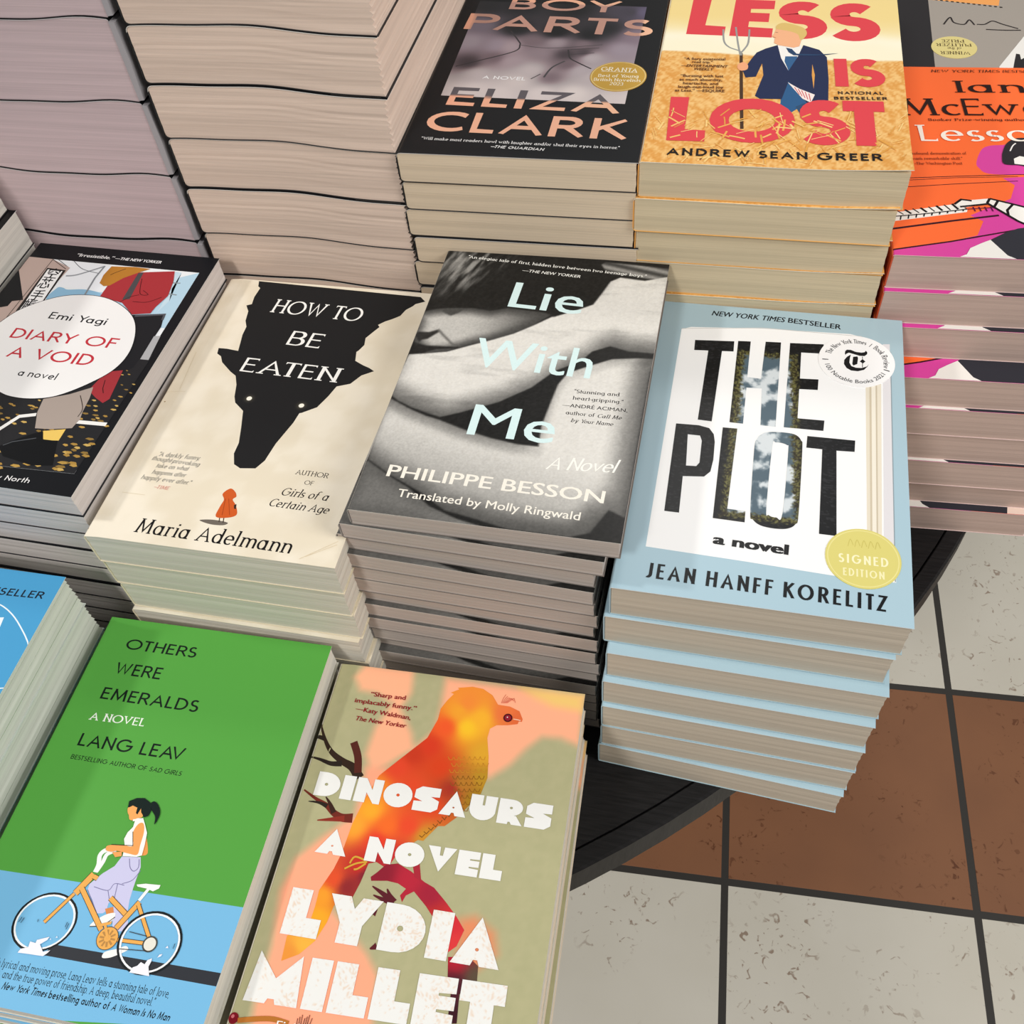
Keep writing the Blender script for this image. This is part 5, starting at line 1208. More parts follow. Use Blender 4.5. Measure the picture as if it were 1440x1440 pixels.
def pages_material(name, color, dark=0.935, scale=1500.0, strength=.22):
    """stacked paper edges: thin uneven lines running along the block"""
    m, N, L, B = new_mat(name)
    t = N.new('ShaderNodeTexCoord'); mp = N.new('ShaderNodeMapping'); mp.inputs['Scale'].default_value = (9, 9, scale)
    n = N.new('ShaderNodeTexNoise'); n.inputs['Scale'].default_value = 1.0; n.inputs['Detail'].default_value = 3
    mp2 = N.new('ShaderNodeMapping'); mp2.inputs['Scale'].default_value = (6, 6, scale * .22)
    n2 = N.new('ShaderNodeTexNoise'); n2.inputs['Scale'].default_value = 1.0; n2.inputs['Detail'].default_value = 2
    L.new(t.outputs['Object'], mp.inputs['Vector']); L.new(mp.outputs['Vector'], n.inputs['Vector'])
    L.new(t.outputs['Object'], mp2.inputs['Vector']); L.new(mp2.outputs['Vector'], n2.inputs['Vector'])
    add = N.new('ShaderNodeMath'); add.operation = 'ADD'; L.new(n.outputs['Fac'], add.inputs[0]); L.new(n2.outputs['Fac'], add.inputs[1])
    r = N.new('ShaderNodeValToRGB'); r.color_ramp.elements[0].position = .32; r.color_ramp.elements[1].position = .62
    half = N.new('ShaderNodeMath'); half.operation = 'MULTIPLY'; half.inputs[1].default_value = .5
    L.new(add.outputs[0], half.inputs[0]); L.new(half.outputs[0], r.inputs['Fac'])
    c = np.array(hex3(color)); r.color_ramp.elements[0].color = lin4(c * dark); r.color_ramp.elements[1].color = lin4(np.clip(c * 1.04, 0, 255))
    L.new(r.outputs['Color'], B.inputs['Base Color'])
    b = N.new('ShaderNodeBump'); b.inputs['Strength'].default_value = strength; b.inputs['Distance'].default_value = .0004
    L.new(half.outputs[0], b.inputs['Height']); L.new(b.outputs['Normal'], B.inputs['Normal'])
    B.inputs['Roughness'].default_value = .85; B.inputs['Specular IOR Level'].default_value = .2
    return m

def link_obj(name, mesh, parent=None, loc=(0, 0, 0)):
    o = bpy.data.objects.new(name, mesh); COL.objects.link(o); o.location = loc
    if parent: o.parent = parent
    return o

def mesh_from(name, V, F, mats, mi=None, smooth_=False, ink=None):
    me = bpy.data.meshes.new(name)
    me.from_pydata([tuple(map(float, v)) for v in V], [], F)
    for m in mats: me.materials.append(m)
    if mi is not None: me.polygons.foreach_set('material_index', mi)
    if ink is not None:
        a = me.color_attributes.new('ink', 'FLOAT_COLOR', 'POINT')
        a.data.foreach_set('color', np.concatenate([ink, np.ones((len(ink), 1))], 1).astype(np.float32).ravel())
    if smooth_: me.polygons.foreach_set('use_smooth', [True] * len(me.polygons))
    me.validate(); me.update()
    return me

# ------------------------------------------------------------------ the room
floor_m, N, L, B = new_mat('floor_tiles')
t = N.new('ShaderNodeTexCoord')
mp = N.new('ShaderNodeMapping'); mp.inputs['Rotation'].default_value = (0, 0, -0.04262); mp.inputs['Location'].default_value = (5.25116, 6.75977, 0)
L.new(t.outputs['Object'], mp.inputs['Vector'])
br = N.new('ShaderNodeTexBrick'); br.offset = 0.0; br.squash = 1.0
br.inputs['Scale'].default_value = 1.0; br.inputs['Brick Width'].default_value = .3048; br.inputs['Row Height'].default_value = .3048
br.inputs['Mortar Size'].default_value = .0048; br.inputs['Mortar Smooth'].default_value = .1; br.inputs['Bias'].default_value = 0
L.new(mp.outputs['Vector'], br.inputs['Vector'])
sx = N.new('ShaderNodeSeparateXYZ'); L.new(mp.outputs['Vector'], sx.inputs[0])
dv = N.new('ShaderNodeMath'); dv.operation = 'DIVIDE'; dv.inputs[1].default_value = .3048; L.new(sx.outputs['Y'], dv.inputs[0])
fl = N.new('ShaderNodeMath'); fl.operation = 'FLOOR'; L.new(dv.outputs[0], fl.inputs[0])
md = N.new('ShaderNodeMath'); md.operation = 'FLOORED_MODULO'; md.inputs[1].default_value = 3.0; L.new(fl.outputs[0], md.inputs[0])
cmpn = N.new('ShaderNodeMath'); cmpn.operation = 'COMPARE'; cmpn.inputs[1].default_value = 0.0; cmpn.inputs[2].default_value = .3; L.new(md.outputs[0], cmpn.inputs[0])
n1 = N.new('ShaderNodeTexNoise'); n1.inputs['Scale'].default_value = 7; n1.inputs['Detail'].default_value = 4; L.new(t.outputs['Object'], n1.inputs['Vector'])
def two(a, b):
    mx = N.new('ShaderNodeMix'); mx.data_type = 'RGBA'; mx.inputs['A'].default_value = lin4(a); mx.inputs['B'].default_value = lin4(b)
    L.new(n1.outputs['Fac'], mx.inputs['Factor']); return mx
cream, terra = two('CCC5B4', 'DAD4C6'), two('7C543C', '966646')
tile = N.new('ShaderNodeMix'); tile.data_type = 'RGBA'
L.new(cmpn.outputs[0], tile.inputs['Factor']); L.new(cream.outputs['Result'], tile.inputs['A']); L.new(terra.outputs['Result'], tile.inputs['B'])
# pits and specks in the stone
n2 = N.new('ShaderNodeTexNoise'); n2.inputs['Scale'].default_value = 85; n2.inputs['Detail'].default_value = 3; n2.inputs['Distortion'].default_value = 1.2
n3 = N.new('ShaderNodeTexNoise'); n3.inputs['Scale'].default_value = 9; n3.inputs['Detail'].default_value = 2
L.new(t.outputs['Object'], n2.inputs['Vector']); L.new(t.outputs['Object'], n3.inputs['Vector'])
pr = N.new('ShaderNodeValToRGB'); pr.color_ramp.elements[0].position = .615; pr.color_ramp.elements[1].position = .68; L.new(n2.outputs['Fac'], pr.inputs['Fac'])
pr3 = N.new('ShaderNodeValToRGB'); pr3.color_ramp.elements[0].position = .45; pr3.color_ramp.elements[1].position = .6; L.new(n3.outputs['Fac'], pr3.inputs['Fac'])
pm = N.new('ShaderNodeMath'); pm.operation = 'MULTIPLY'; L.new(pr.outputs['Color'], pm.inputs[0]); L.new(pr3.outputs['Color'], pm.inputs[1])
pm2 = N.new('ShaderNodeMath'); pm2.operation = 'MULTIPLY'; pm2.inputs[1].default_value = .75; L.new(pm.outputs[0], pm2.inputs[0])
pit = N.new('ShaderNodeMix'); pit.data_type = 'RGBA'; pit.blend_type = 'MULTIPLY'; pit.inputs['B'].default_value = lin4('9A7A66')
L.new(pm2.outputs[0], pit.inputs['Factor']); L.new(tile.outputs['Result'], pit.inputs['A'])
gm = N.new('ShaderNodeMix'); gm.data_type = 'RGBA'; gm.inputs['B'].default_value = lin4('3A3733')
L.new(br.outputs['Fac'], gm.inputs['Factor']); L.new(pit.outputs['Result'], gm.inputs['A'])
L.new(gm.outputs['Result'], B.inputs['Base Color'])
bmp = N.new('ShaderNodeBump'); bmp.inputs['Strength'].default_value = .5; bmp.inputs['Distance'].default_value = .003
inv = N.new('ShaderNodeMath'); inv.operation = 'SUBTRACT'; inv.inputs[0].default_value = 1.0; L.new(br.outputs['Fac'], inv.inputs[1])
L.new(inv.outputs[0], bmp.inputs['Height']); L.new(bmp.outputs['Normal'], B.inputs['Normal'])
B.inputs['Roughness'].default_value = .45; B.inputs['Specular IOR Level'].default_value = .3
fo = link_obj('floor', mesh_from('floor', [(-4, -4, 0), (4, -4, 0), (4, 4, 0), (-4, 4, 0)], [(0, 1, 2, 3)], [floor_m]))
fo['kind'] = 'structure'
wallm = plain_material('painted_wall', 'D9D4CA', .8, .2)
wo = link_obj('wall_back', mesh_from('wall_back', [(-4, 4, 0), (4, 4, 0), (4, 4.1, 0), (-4, 4.1, 0), (-4, 4, 3.4), (4, 4, 3.4), (4, 4.1, 3.4), (-4, 4.1, 3.4)], [(0, 1, 5, 4), (1, 2, 6, 5), (2, 3, 7, 6), (3, 0, 4, 7), (4, 5, 6, 7), (3, 2, 1, 0)], [wallm]))
wo['kind'] = 'structure'

# ------------------------------------------------------------------ round display table
wood, N, L, B = new_mat('black_stained_wood')
t = N.new('ShaderNodeTexCoord'); mp = N.new('ShaderNodeMapping'); mp.inputs['Scale'].default_value = (12, 160, 12); mp.inputs['Rotation'].default_value = (0, 0, .5)
n = N.new('ShaderNodeTexNoise'); n.inputs['Scale'].default_value = 4; n.inputs['Detail'].default_value = 4
L.new(t.outputs['Object'], mp.inputs['Vector']); L.new(mp.outputs['Vector'], n.inputs['Vector'])
r = N.new('ShaderNodeValToRGB'); r.color_ramp.elements[0].position = .35; r.color_ramp.elements[1].position = .75
r.color_ramp.elements[0].color = lin4('101011'); r.color_ramp.elements[1].color = lin4('201F20')
L.new(n.outputs['Fac'], r.inputs['Fac']); L.new(r.outputs['Color'], B.inputs['Base Color'])
B.inputs['Roughness'].default_value = .5; B.inputs['Specular IOR Level'].default_value = .25
bmp = N.new('ShaderNodeBump'); bmp.inputs['Strength'].default_value = .25; bmp.inputs['Distance'].default_value = .001
L.new(n.outputs['Fac'], bmp.inputs['Height']); L.new(bmp.outputs['Normal'], B.inputs['Normal'])

def lathe(profile, n=128):
    V, F = [], []
    for i in range(n):
        a = 2 * math.pi * i / n
        V += [(r_ * math.cos(a), r_ * math.sin(a), z_) for r_, z_ in profile]
    m = len(profile)
    for i in range(n):
        j = (i + 1) % n
        F += [(i * m + k, j * m + k, j * m + k + 1, i * m + k + 1) for k in range(m - 1)]
    F.append(tuple(i * m + m - 1 for i in range(n))); F.append(tuple(i * m for i in range(n))[::-1])
    return V, F

TR = .714
table = bpy.data.objects.new('display_table', None); COL.objects.link(table)
table['label'] = 'round black wood display table carrying all the stacks of books'; table['category'] = 'table'
V, F = lathe([(TR - .012, -.030), (TR - .012, -.004), (TR - .012, 0)], 160)
link_obj('tabletop', mesh_from('tabletop', V, F, [wood]), table, (0, 0, TABLE_Z))
ring, rF = [], []
prof = [(TR - .0115, -.0325), (TR - .002, -.0325), (TR, -.030), (TR, -.0025), (TR - .0015, -.0002), (TR - .0105, .0002), (TR - .0115, -.0012)]
nseg = 160
for i in range(nseg):
    a = 2 * math.pi * i / nseg
    ring += [(r_ * math.cos(a), r_ * math.sin(a), z_) for r_, z_ in prof]
m_ = len(prof)
for i in range(nseg):
    j = (i + 1) % nseg
    rF += [(i * m_ + k, j * m_ + k, j * m_ + (k + 1) % m_, i * m_ + (k + 1) % m_) for k in range(m_)]
link_obj('edge_band', mesh_from('edge_band', ring, rF, [wood]), table, (0, 0, TABLE_Z))
V, F = lathe([(.055, .03), (.05, .1), (.045, .4), (.05, .62), (.16, .68), (.16, .6949)], 48)
link_obj('pedestal', mesh_from('pedestal', V, F, [wood]), table)
V, F = lathe([(.33, 0), (.33, .015), (.3, .022), (.06, .0299)], 64)
link_obj('foot_plate', mesh_from('foot_plate', V, F, [wood]), table)

# ------------------------------------------------------------------ books
CT = .00035
def book_meshes(kind, w, h, t, art, pages, edge='EFEDE6', spine='DDDDDD', back='E8E6E0', rnd=.002, hinge=None, wave=None, deckle=0, rough=.38, grain=0.0, lift=None, spine_t=.0003, page_dark=None):
    """meshes of one paperback, origin at the middle of its underside"""
    W, H = w * 1000, h * 1000
    P = art(W, H)
    ink_m = MATS.setdefault(('ink', rough, grain), None) or ink_material('printed_cover', rough, grain)
    MATS[('ink', rough, grain)] = ink_m
    pm_ = pages_material(kind + '_pages', pages, **({'dark': .93, 'scale': 900, 'strength': .3} if deckle else {'dark': page_dark} if page_dark else {}))
    def zo(x, y):      # millimetres in, metres out
        d = np.zeros_like(x)
        if wave: d = d + wave(x / W, y / H) / 1000
        return d
    def drop(x):
        r = rnd * 1000
        q = np.clip((r - x) / r, 0, 1)
        d = rnd * (1 - np.sqrt(np.clip(1 - q * q, 0, 1)))
        return d
    def hdrop(x):
        if not hinge: return 0 * x
        return hinge[1] / 1000 * np.clip((hinge[0] - x) / hinge[0], 0, 1) ** 1.2
    xs = sorted({0, *(np.linspace(.5, 1, 14) * W if lift else ()), rnd * 120, rnd * 350, rnd * 650, rnd * 1000} | ({hinge[0] * f for f in (.25, .5, .75, 1)} if hinge else set()) | (set(np.linspace(0, W, 33)) if wave else {W}))
    xs = np.array(xs); ys = np.linspace(0, H, 3) if not wave else np.linspace(0, H, 5)
    # front cover with its print
    V = np.concatenate(P.V); C = np.concatenate(P.C); Z = np.concatenate(P.zs)
    cuts = [x for x in xs if 0 < x < W]
    me = bpy.data.meshes.new(kind + '_front_cover')
    if len(V) < 60000 and not P.dense:
        bm = bmesh.new(); lay = bm.verts.layers.float_color.new('ink')
        vs = []
        for (x, y), c, z in zip(V, C, Z):
            q = bm.verts.new((x, y, z)); q[lay] = (*c, 1.0); vs.append(q)
        for f in P.F:
            if len(set(f)) > 2:
                try: bm.faces.new([vs[i] for i in f])
                except ValueError: pass
        for x in cuts:
            bmesh.ops.bisect_plane(bm, geom=bm.verts[:] + bm.edges[:] + bm.faces[:], plane_co=(x, 0, 0), plane_no=(1, 0, 0), dist=1e-7)
        bm.verts.index_update()
        V3 = np.array([q.co[:] for q in bm.verts]); C = np.array([q[lay][:3] for q in bm.verts]); FF = [tuple(q.index for q in f.verts) for f in bm.faces]
        bm.free(); V = V3[:, :2]; Z = V3[:, 2]
    else:
        FF = [f for f in P.F if len(set(f)) > 2]
    def face_up(V, FF):
        out = []
        for f in FF:
            a = 0
            for i in range(len(f)):
                p, q = V[f[i - 1]], V[f[i]]; a += p[0] * q[1] - q[0] * p[1]
            if abs(a) < 1e-9: continue
            out.append(f if a > 0 else f[::-1])
        return out
    FF = face_up(V, FF)
    lf = (lambda x, y: lift * np.clip((x / W - .55) / .45, 0, 1) ** 2 * np.clip((.22 - y / H) / .22, 0, 1) ** 2) if lift else (lambda x, y: 0 * x)
    zt = t - drop(V[:, 0]) - hdrop(V[:, 0]) + zo(V[:, 0], V[:, 1]) + lf(V[:, 0], V[:, 1])
    top3 = np.stack([V[:, 0] / 1000 - w / 2, V[:, 1] / 1000 - h / 2, zt + Z], 1)
    # card under the print: sides and underside
    gx, gy = np.meshgrid(xs, ys if not lift else np.linspace(0, H, 24)); nyy = gx.shape[0]
    def sheet(z):
        return np.stack([gx.ravel() / 1000 - w / 2, gy.ravel() / 1000 - h / 2, z], 1)
    gxr, gyr = gx.ravel(), gy.ravel()
    ztop = t - drop(gxr) - hdrop(gxr) + zo(gxr, gyr) + lf(gxr, gyr)
    nx, ny = len(xs), nyy
    def shell(za, zb):
        Vs = np.concatenate([sheet(za), sheet(zb)]); n0 = nx * ny
        Fs = [(n0 + j * nx + i, n0 + (j + 1) * nx + i, n0 + (j + 1) * nx + i + 1, n0 + j * nx + i + 1) for j in range(ny - 1) for i in range(nx - 1)]
        bd = [j for j in range(nx)] + [j * nx + nx - 1 for j in range(1, ny)] + [(ny - 1) * nx + i for i in range(nx - 2, -1, -1)] + [j * nx for j in range(ny - 2, 0, -1)]
        for k in range(len(bd)):
            a, b = bd[k], bd[(k + 1) % len(bd)]
            Fs.append((b, a, n0 + a, n0 + b))
        return Vs, Fs, n0
    Vs, Fs, n0 = shell(ztop - 1e-6, ztop - CT)
    o = len(top3)
    ALL = np.concatenate([top3, Vs]); FALL = FF + [tuple(o + i for i in f) for f in Fs]
    inkc = np.concatenate([C, np.tile(lin(edge), (len(Vs), 1))])
    front = mesh_from('front_cover', ALL, FALL, [ink_m], ink=inkc)
    # back cover
    zb = drop(gxr) + zo(gxr, gyr)
    Vs, Fs, n0 = shell(zb + CT, zb)
    topF = [(j * nx + i, j * nx + i + 1, (j + 1) * nx + i + 1, (j + 1) * nx + i) for j in range(ny - 1) for i in range(nx - 1)]
    backm = MATS.setdefault(('card', back), None) or plain_material('cover_card', back, .45)
    MATS[('card', back)] = backm
    backo = mesh_from('back_cover', Vs, Fs + topF, [backm])
    # spine
    spm = MATS.setdefault(('card', spine), None) or plain_material('spine_card', spine, .45)
    MATS[('card', spine)] = spm
    ysp = ys / 1000 - h / 2
    z0 = float(drop(np.array([0.]))[0]); zh = float(hdrop(np.array([0.]))[0]) if hinge else 0
    prof = [(-w / 2 + .0002, z0), (-w / 2 - spine_t * .8, z0 + .0005), (-w / 2 - spine_t, t / 2), (-w / 2 - spine_t * .8, t - z0 - zh - .0005), (-w / 2 + .0002, t - z0 - zh)]
    V_, F_ = [], []
    for yv in ysp:
        dz = float(zo(np.array([0.]), np.array([(yv + h / 2) * 1000]))[0])
        V_ += [(x, yv, z + dz) for x, z in prof] + [(-w / 2 + .0004, yv, z + dz) for x, z in prof[::-1]]
    m = 2 * len(prof)
    for j in range(len(ysp) - 1):
        F_ += [(j * m + k, (j + 1) * m + k, (j + 1) * m + (k + 1) % m, j * m + (k + 1) % m) for k in range(m)]
    F_ += [tuple(range(m)), tuple((len(ysp) - 1) * m + k for k in range(m))[::-1]]
    spo = mesh_from('spine', V_, F_, [spm], smooth_=False)
    # page block
    nl = max(2, deckle if deckle else 8)
    rr = random.Random(hash(kind) % 1000 if False else sum(map(ord, kind)))
    inset = .0007
    bx = np.clip(xs, .6, W - inset * 1000); yb = np.clip(ys, .5, H - .5)
    loops = []
    ring = [(i, 0) for i in range(nx)] + [(nx - 1, j) for j in range(1, len(ys))] + [(i, len(ys) - 1) for i in range(nx - 2, -1, -1)] + [(0, j) for j in range(len(ys) - 2, 0, -1)]
    PV = []
    for l in range(nl + 1):
        u = l / nl
        jit = (-.0014 * (l % 2) - rr.uniform(0, .0006)) if deckle else -rr.uniform(0, .0004)
        jf = rr.uniform(-.00012, .00012)
        for i, j in ring:
            x, y = bx[i], yb[j]
            lo = float(drop(np.array([xs[i]]))[0]) + CT; hi = t - CT - float(drop(np.array([xs[i]]))[0]) - (float(hdrop(np.array([xs[i]]))[0]) if hinge else 0)
            z = lo + (hi - lo) * u + float(zo(np.array([x]), np.array([y]))[0])
            xx = x / 1000 - w / 2 + (jit if i == nx - 1 else 0)
            yy_ = y / 1000 - h / 2 + (jf if j in (0,) else 0)
            PV.append((xx, yy_, z))
    m = len(ring); PF = []
    for l in range(nl):
        PF += [(l * m + k, l * m + (k + 1) % m, (l + 1) * m + (k + 1) % m, (l + 1) * m + k) for k in range(m)]
    # top and bottom sheets as strips from the front row to the back row
    def cap(l, up):
        base = l * m; fr = [base + i for i in range(nx)]; k0 = nx - 1; k1 = k0 + len(ys) - 1
        bk = [base + k1 + (nx - 1 - i) for i in range(nx)]
        q = []
        for i in range(nx - 1):
            mid = []
            f = (fr[i], fr[i + 1], bk[i + 1], bk[i])
            if i == nx - 2: f = tuple([fr[i]] + [base + k0 + j for j in range(len(ys))] + [bk[i]])
            if i == 0: f = tuple([fr[0], fr[1], bk[1], bk[0]] + [base + k1 + nx - 1 + j for j in range(1, len(ys) - 1)])
            q.append(f if up else f[::-1])
        return q
    PF += cap(nl, True) + cap(0, False)
    block = mesh_from('page_block', PV, PF, [pm_])
    return {'page_block': block, 'back_cover': backo, 'spine': spo, 'front_cover': front}

MATS = {}
ORD = ['topmost', 'second', 'third', 'fourth', 'fifth', 'sixth', 'seventh', 'eighth', 'ninth', 'tenth', 'eleventh', 'twelfth', 'thirteenth', 'fourteenth', 'fifteenth', 'sixteenth']

def make_stack(kind, w, h, t, places, top_label, copy_label, group, **kw):
    meshes = book_meshes(kind, w, h, t, globals()['art_' + kind], **kw)
    proto = None; tops = []
    n = len(places)
    for i, (x, y, th) in enumerate(places):
        k = n - 1 - i
        if proto is None:
            root = bpy.data.objects.new('paperback_book', None); COL.objects.link(root)
            for nm_, me in meshes.items(): link_obj(nm_, me, root)
            proto = root
        else:
            root = proto.copy(); COL.objects.link(root)
            for ch in list(proto.children):
                c = ch.copy(); COL.objects.link(c); c.parent = root
        root.empty_display_size = .03
        root.location = (x, y, TABLE_Z + .00025 + i * (t + (.0006 if kw.get('wave') else .00018)))
        root.rotation_euler = (0, 0, th)
        root['category'] = 'book'; root['group'] = group
        root['label'] = top_label if k == 0 else (copy_label % ORD[k] if k < n - 1 else copy_label.replace(' from the top', '') % 'lowest')
        tops.append(root)
    return tops

def disc_sticker(name, parent, cx, cy, r, w, h, t, P, label, rough=.35, metallic=0.0):
    """thin round sticker lying on a cover; its print P is in millimetres on a square of side 2r"""
    V = np.concatenate(P.V); C = np.concatenate(P.C); Z = np.concatenate(P.zs)
    keep = [f for f in P.F if len(set(f)) > 2]
    z0 = t + .0012 - .0010
    V3 = [((x + cx - r) / 1000 - w / 2, (y + cy - r) / 1000 - h / 2, z0 + .0001 + z) for (x, y), z in zip(V, Z)]
    n = 64; o = len(V3)
    ringt = [((cx + r * math.cos(2 * math.pi * i / n)) / 1000 - w / 2, (cy + r * math.sin(2 * math.pi * i / n)) / 1000 - h / 2) for i in range(n)]
    V3 += [(a, b, z0 + .0001) for a, b in ringt] + [(a, b, z0 - .00019) for a, b in ringt]
    Fs = [(o + i, o + n + i, o + n + (i + 1) % n, o + (i + 1) % n) for i in range(n)] + [tuple(o + n + i for i in range(n))[::-1]]
    fk = []
    for f in keep:
        a = sum(V[f[i - 1]][0] * V[f[i]][1] - V[f[i]][0] * V[f[i - 1]][1] for i in range(len(f)))
        if abs(a) > 1e-9: fk.append(f if a > 0 else f[::-1])
    ink = np.concatenate([C, np.tile(C[0], (2 * n, 1))])
    m = ink_material(name + '_print', rough)
    if metallic: m.node_tree.nodes['Principled BSDF'].inputs['Metallic'].default_value = metallic
    o = link_obj(name, mesh_from(name, V3, fk + Fs, [m], ink=ink), parent)
    o['label'] = label
    return o

class RoundPrint(Print):
    def __init__(self, r, base):
        self.w = self.h = 2 * r; self.V, self.F, self.C, self.zs = [], [], [], []; self.layer = 0; self.dense = False
        c = circle(r, r, r, n=64)
        self.add(c, [tuple(range(64))], base)

STACKS = {
    'plot': (0.1392, 0.2100, 0.02401, [(0.4953, -0.4127, -0.0687), (0.4940, -0.4103, -0.0418), (0.4938, -0.4098, -0.0372), (0.4936, -0.4073, -0.0352), (0.4940, -0.4029, -0.0253), (0.4917, -0.3960, -0.0253), (0.4934, -0.3938, -0.0157)]),
    'lie': (0.1337, 0.2030, 0.01215, [(0.3527, -0.3878, -0.0301), (0.3526, -0.3885, -0.0428), (0.3522, -0.3892, -0.0376), (0.3511, -0.3906, -0.0264), (0.3510, -0.3919, -0.0278), (0.3530, -0.3882, -0.0417), (0.3532, -0.3911, -0.0311), (0.3512, -0.3917, -0.0292), (0.3525, -0.3906, -0.0334), (0.3514, -0.3883, -0.0427), (0.3522, -0.3906, -0.0312), (0.3514, -0.3910, -0.0362), (0.3516, -0.3920, -0.0415), (0.3519, -0.3891, -0.0431), (0.3556, -0.3907, -0.0344), (0.3607, -0.3891, -0.0132)]),
    'htbe': (0.1399, 0.2095, 0.02409, [(0.2146, -0.4005, -0.0040), (0.2157, -0.4021, -0.0058), (0.2162, -0.4016, -0.0101), (0.2151, -0.4018, -0.0135), (0.2165, -0.3995, -0.0097), (0.2160, -0.3999, -0.0123), (0.2167, -0.4017, -0.0068)]),
    'owe': (0.1353, 0.2029, 0.01881, [(0.2020, -0.6115, 0.0027), (0.2022, -0.6126, 0.0139), (0.2015, -0.6140, 0.0082), (0.2006, -0.6129, 0.0104), (0.2017, -0.6127, 0.0077)]),
    'dino': (0.1397, 0.2096, 0.02040, [(0.3442, -0.6167, 0.0231), (0.3421, -0.6159, 0.0157), (0.3420, -0.6164, 0.0164), (0.3433, -0.6175, 0.0178)]),
    'boy': (0.1349, 0.2032, 0.01859, [(0.3416, -0.1873, 0.0060), (0.3389, -0.1872, 0.0126), (0.3391, -0.1866, 0.0120), (0.3409, -0.1864, 0.0065), (0.3406, -0.1895, 0.0144), (0.3415, -0.1884, 0.0142), (0.3406, -0.1885, 0.0102), (0.3415, -0.1877, 0.0047), (0.3405, -0.1883, 0.0072), (0.3390, -0.1865, 0.0094), (0.3417, -0.1875, 0.0112), (0.3395, -0.1867, 0.0092), (0.3406, -0.1872, 0.0084), (0.3402, -0.1880, 0.0099)]),
    'less': (0.1397, 0.2096, 0.02176, [(0.4769, -0.1819, 0.0053), (0.4787, -0.1831, -0.0006), (0.4768, -0.1843, 0.0017), (0.4771, -0.1845, 0.0006), (0.4791, -0.1825, 0.0051), (0.4774, -0.1824, 0.0034), (0.4783, -0.1846, 0.0077), (0.4775, -0.1830, 0.0095), (0.4783, -0.1823, 0.0006), (0.4774, -0.1822, 0.0049), (0.4768, -0.1845, -0.0004), (0.4781, -0.1832, 0.0045)]),
    'diary': (0.1295, 0.1969, 0.01672, [(0.0790, -0.3947, -0.0214), (0.0784, -0.3949, -0.0254), (0.0788, -0.3938, -0.0223), (0.0795, -0.3941, -0.0253), (0.0789, -0.3941, -0.0260), (0.0780, -0.3949, -0.0242), (0.0790, -0.3937, -0.0277), (0.0793, -0.3946, -0.0241), (0.0783, -0.3941, -0.0191), (0.0783, -0.3946, -0.0215), (0.0788, -0.3942, -0.0241)]),
    'blue': (0.1360, 0.2032, 0.02700, [(0.0562, -0.6144, 0.0014), (0.0563, -0.6148, -0.0015), (0.0558, -0.6145, 0.0001), (0.0557, -0.6148, 0.0011), (0.0560, -0.6146, 0.0000)]),
    'lessons': (0.1321, 0.2032, 0.02304, [(0.6133, -0.2052, 0.0378), (0.6133, -0.1997, 0.0378), (0.6133, -0.2045, 0.0378), (0.6133, -0.2025, 0.0378), (0.6133, -0.2035, 0.0378), (0.6133, -0.2015, 0.0378), (0.6133, -0.1840, 0.0378), (0.6133, -0.1808, 0.0378), (0.6133, -0.1780, 0.0378)]),
    'tan': (0.1397, 0.2096, 0.03220, [(0.2055, -0.1843, -0.0009), (0.2051, -0.1832, 0.0016), (0.2051, -0.1832, 0.0005), (0.2049, -0.1837, 0.0004), (0.2051, -0.1832, 0.0015), (0.2049, -0.1831, -0.0011), (0.2046, -0.1841, 0.0000), (0.2044, -0.1832, 0.0011), (0.2044, -0.1841, -0.0006), (0.2046, -0.1833, -0.0005), (0.2055, -0.1836, 0.0013)]),
    'lav': (0.1524, 0.2286, 0.04680, [(0.0517, -0.1737, 3.1414), (0.0514, -0.1738, 3.1405), (0.0513, -0.1741, 3.1391), (0.0514, -0.1743, 3.1432), (0.0511, -0.1737, 3.1420), (0.0509, -0.1739, 3.1422), (0.0508, -0.1743, 3.1425), (0.0518, -0.1748, 3.1441)]),
    'left': (0.1397, 0.2096, 0.02570, [(-0.0622, -0.3943, 0.0000), (-0.0622, -0.3943, 0.0000), (-0.0622, -0.3943, 0.0000), (-0.0622, -0.3943, 0.0000), (-0.0622, -0.3943, 0.0000), (-0.0622, -0.3943, 0.0000), (-0.0622, -0.3943, 0.0000), (-0.0622, -0.3943, 0.0000), (-0.0677, -0.3943, 0.0000), (-0.0677, -0.3943, 0.0000)]),
    'gray': (0.1360, 0.2032, 0.02000, [(0.6193, 0.0285, 3.1601), (0.6202, 0.0277, 3.1604), (0.6191, 0.0278, 3.1617), (0.6202, 0.0281, 3.1611), (0.6202, 0.0272, 3.1608), (0.6194, 0.0274, 3.1581), (0.6193, 0.0272, 3.1603), (0.6194, 0.0285, 3.1609), (0.6189, 0.0275, 3.1574), (0.6201, 0.0284, 3.1633)]),
}

def stack(kind, *a, **k):
    w, h, t, pl = STACKS[kind]
    return make_stack(kind, w, h, t, pl, *a, **k), w, h, t

wave_tan = lambda u, v: 1.5 * np.sin(u * 5.6 - .4) + .5 * np.sin(u * 13 + 1) - 3.2 * np.clip(u - .72, 0, 1) ** 1.5 * 4 + 1.2
wave_lav = lambda u, v: 1.3 * np.sin(u * 8.5 + .6) + .5 * np.sin(u * 17)

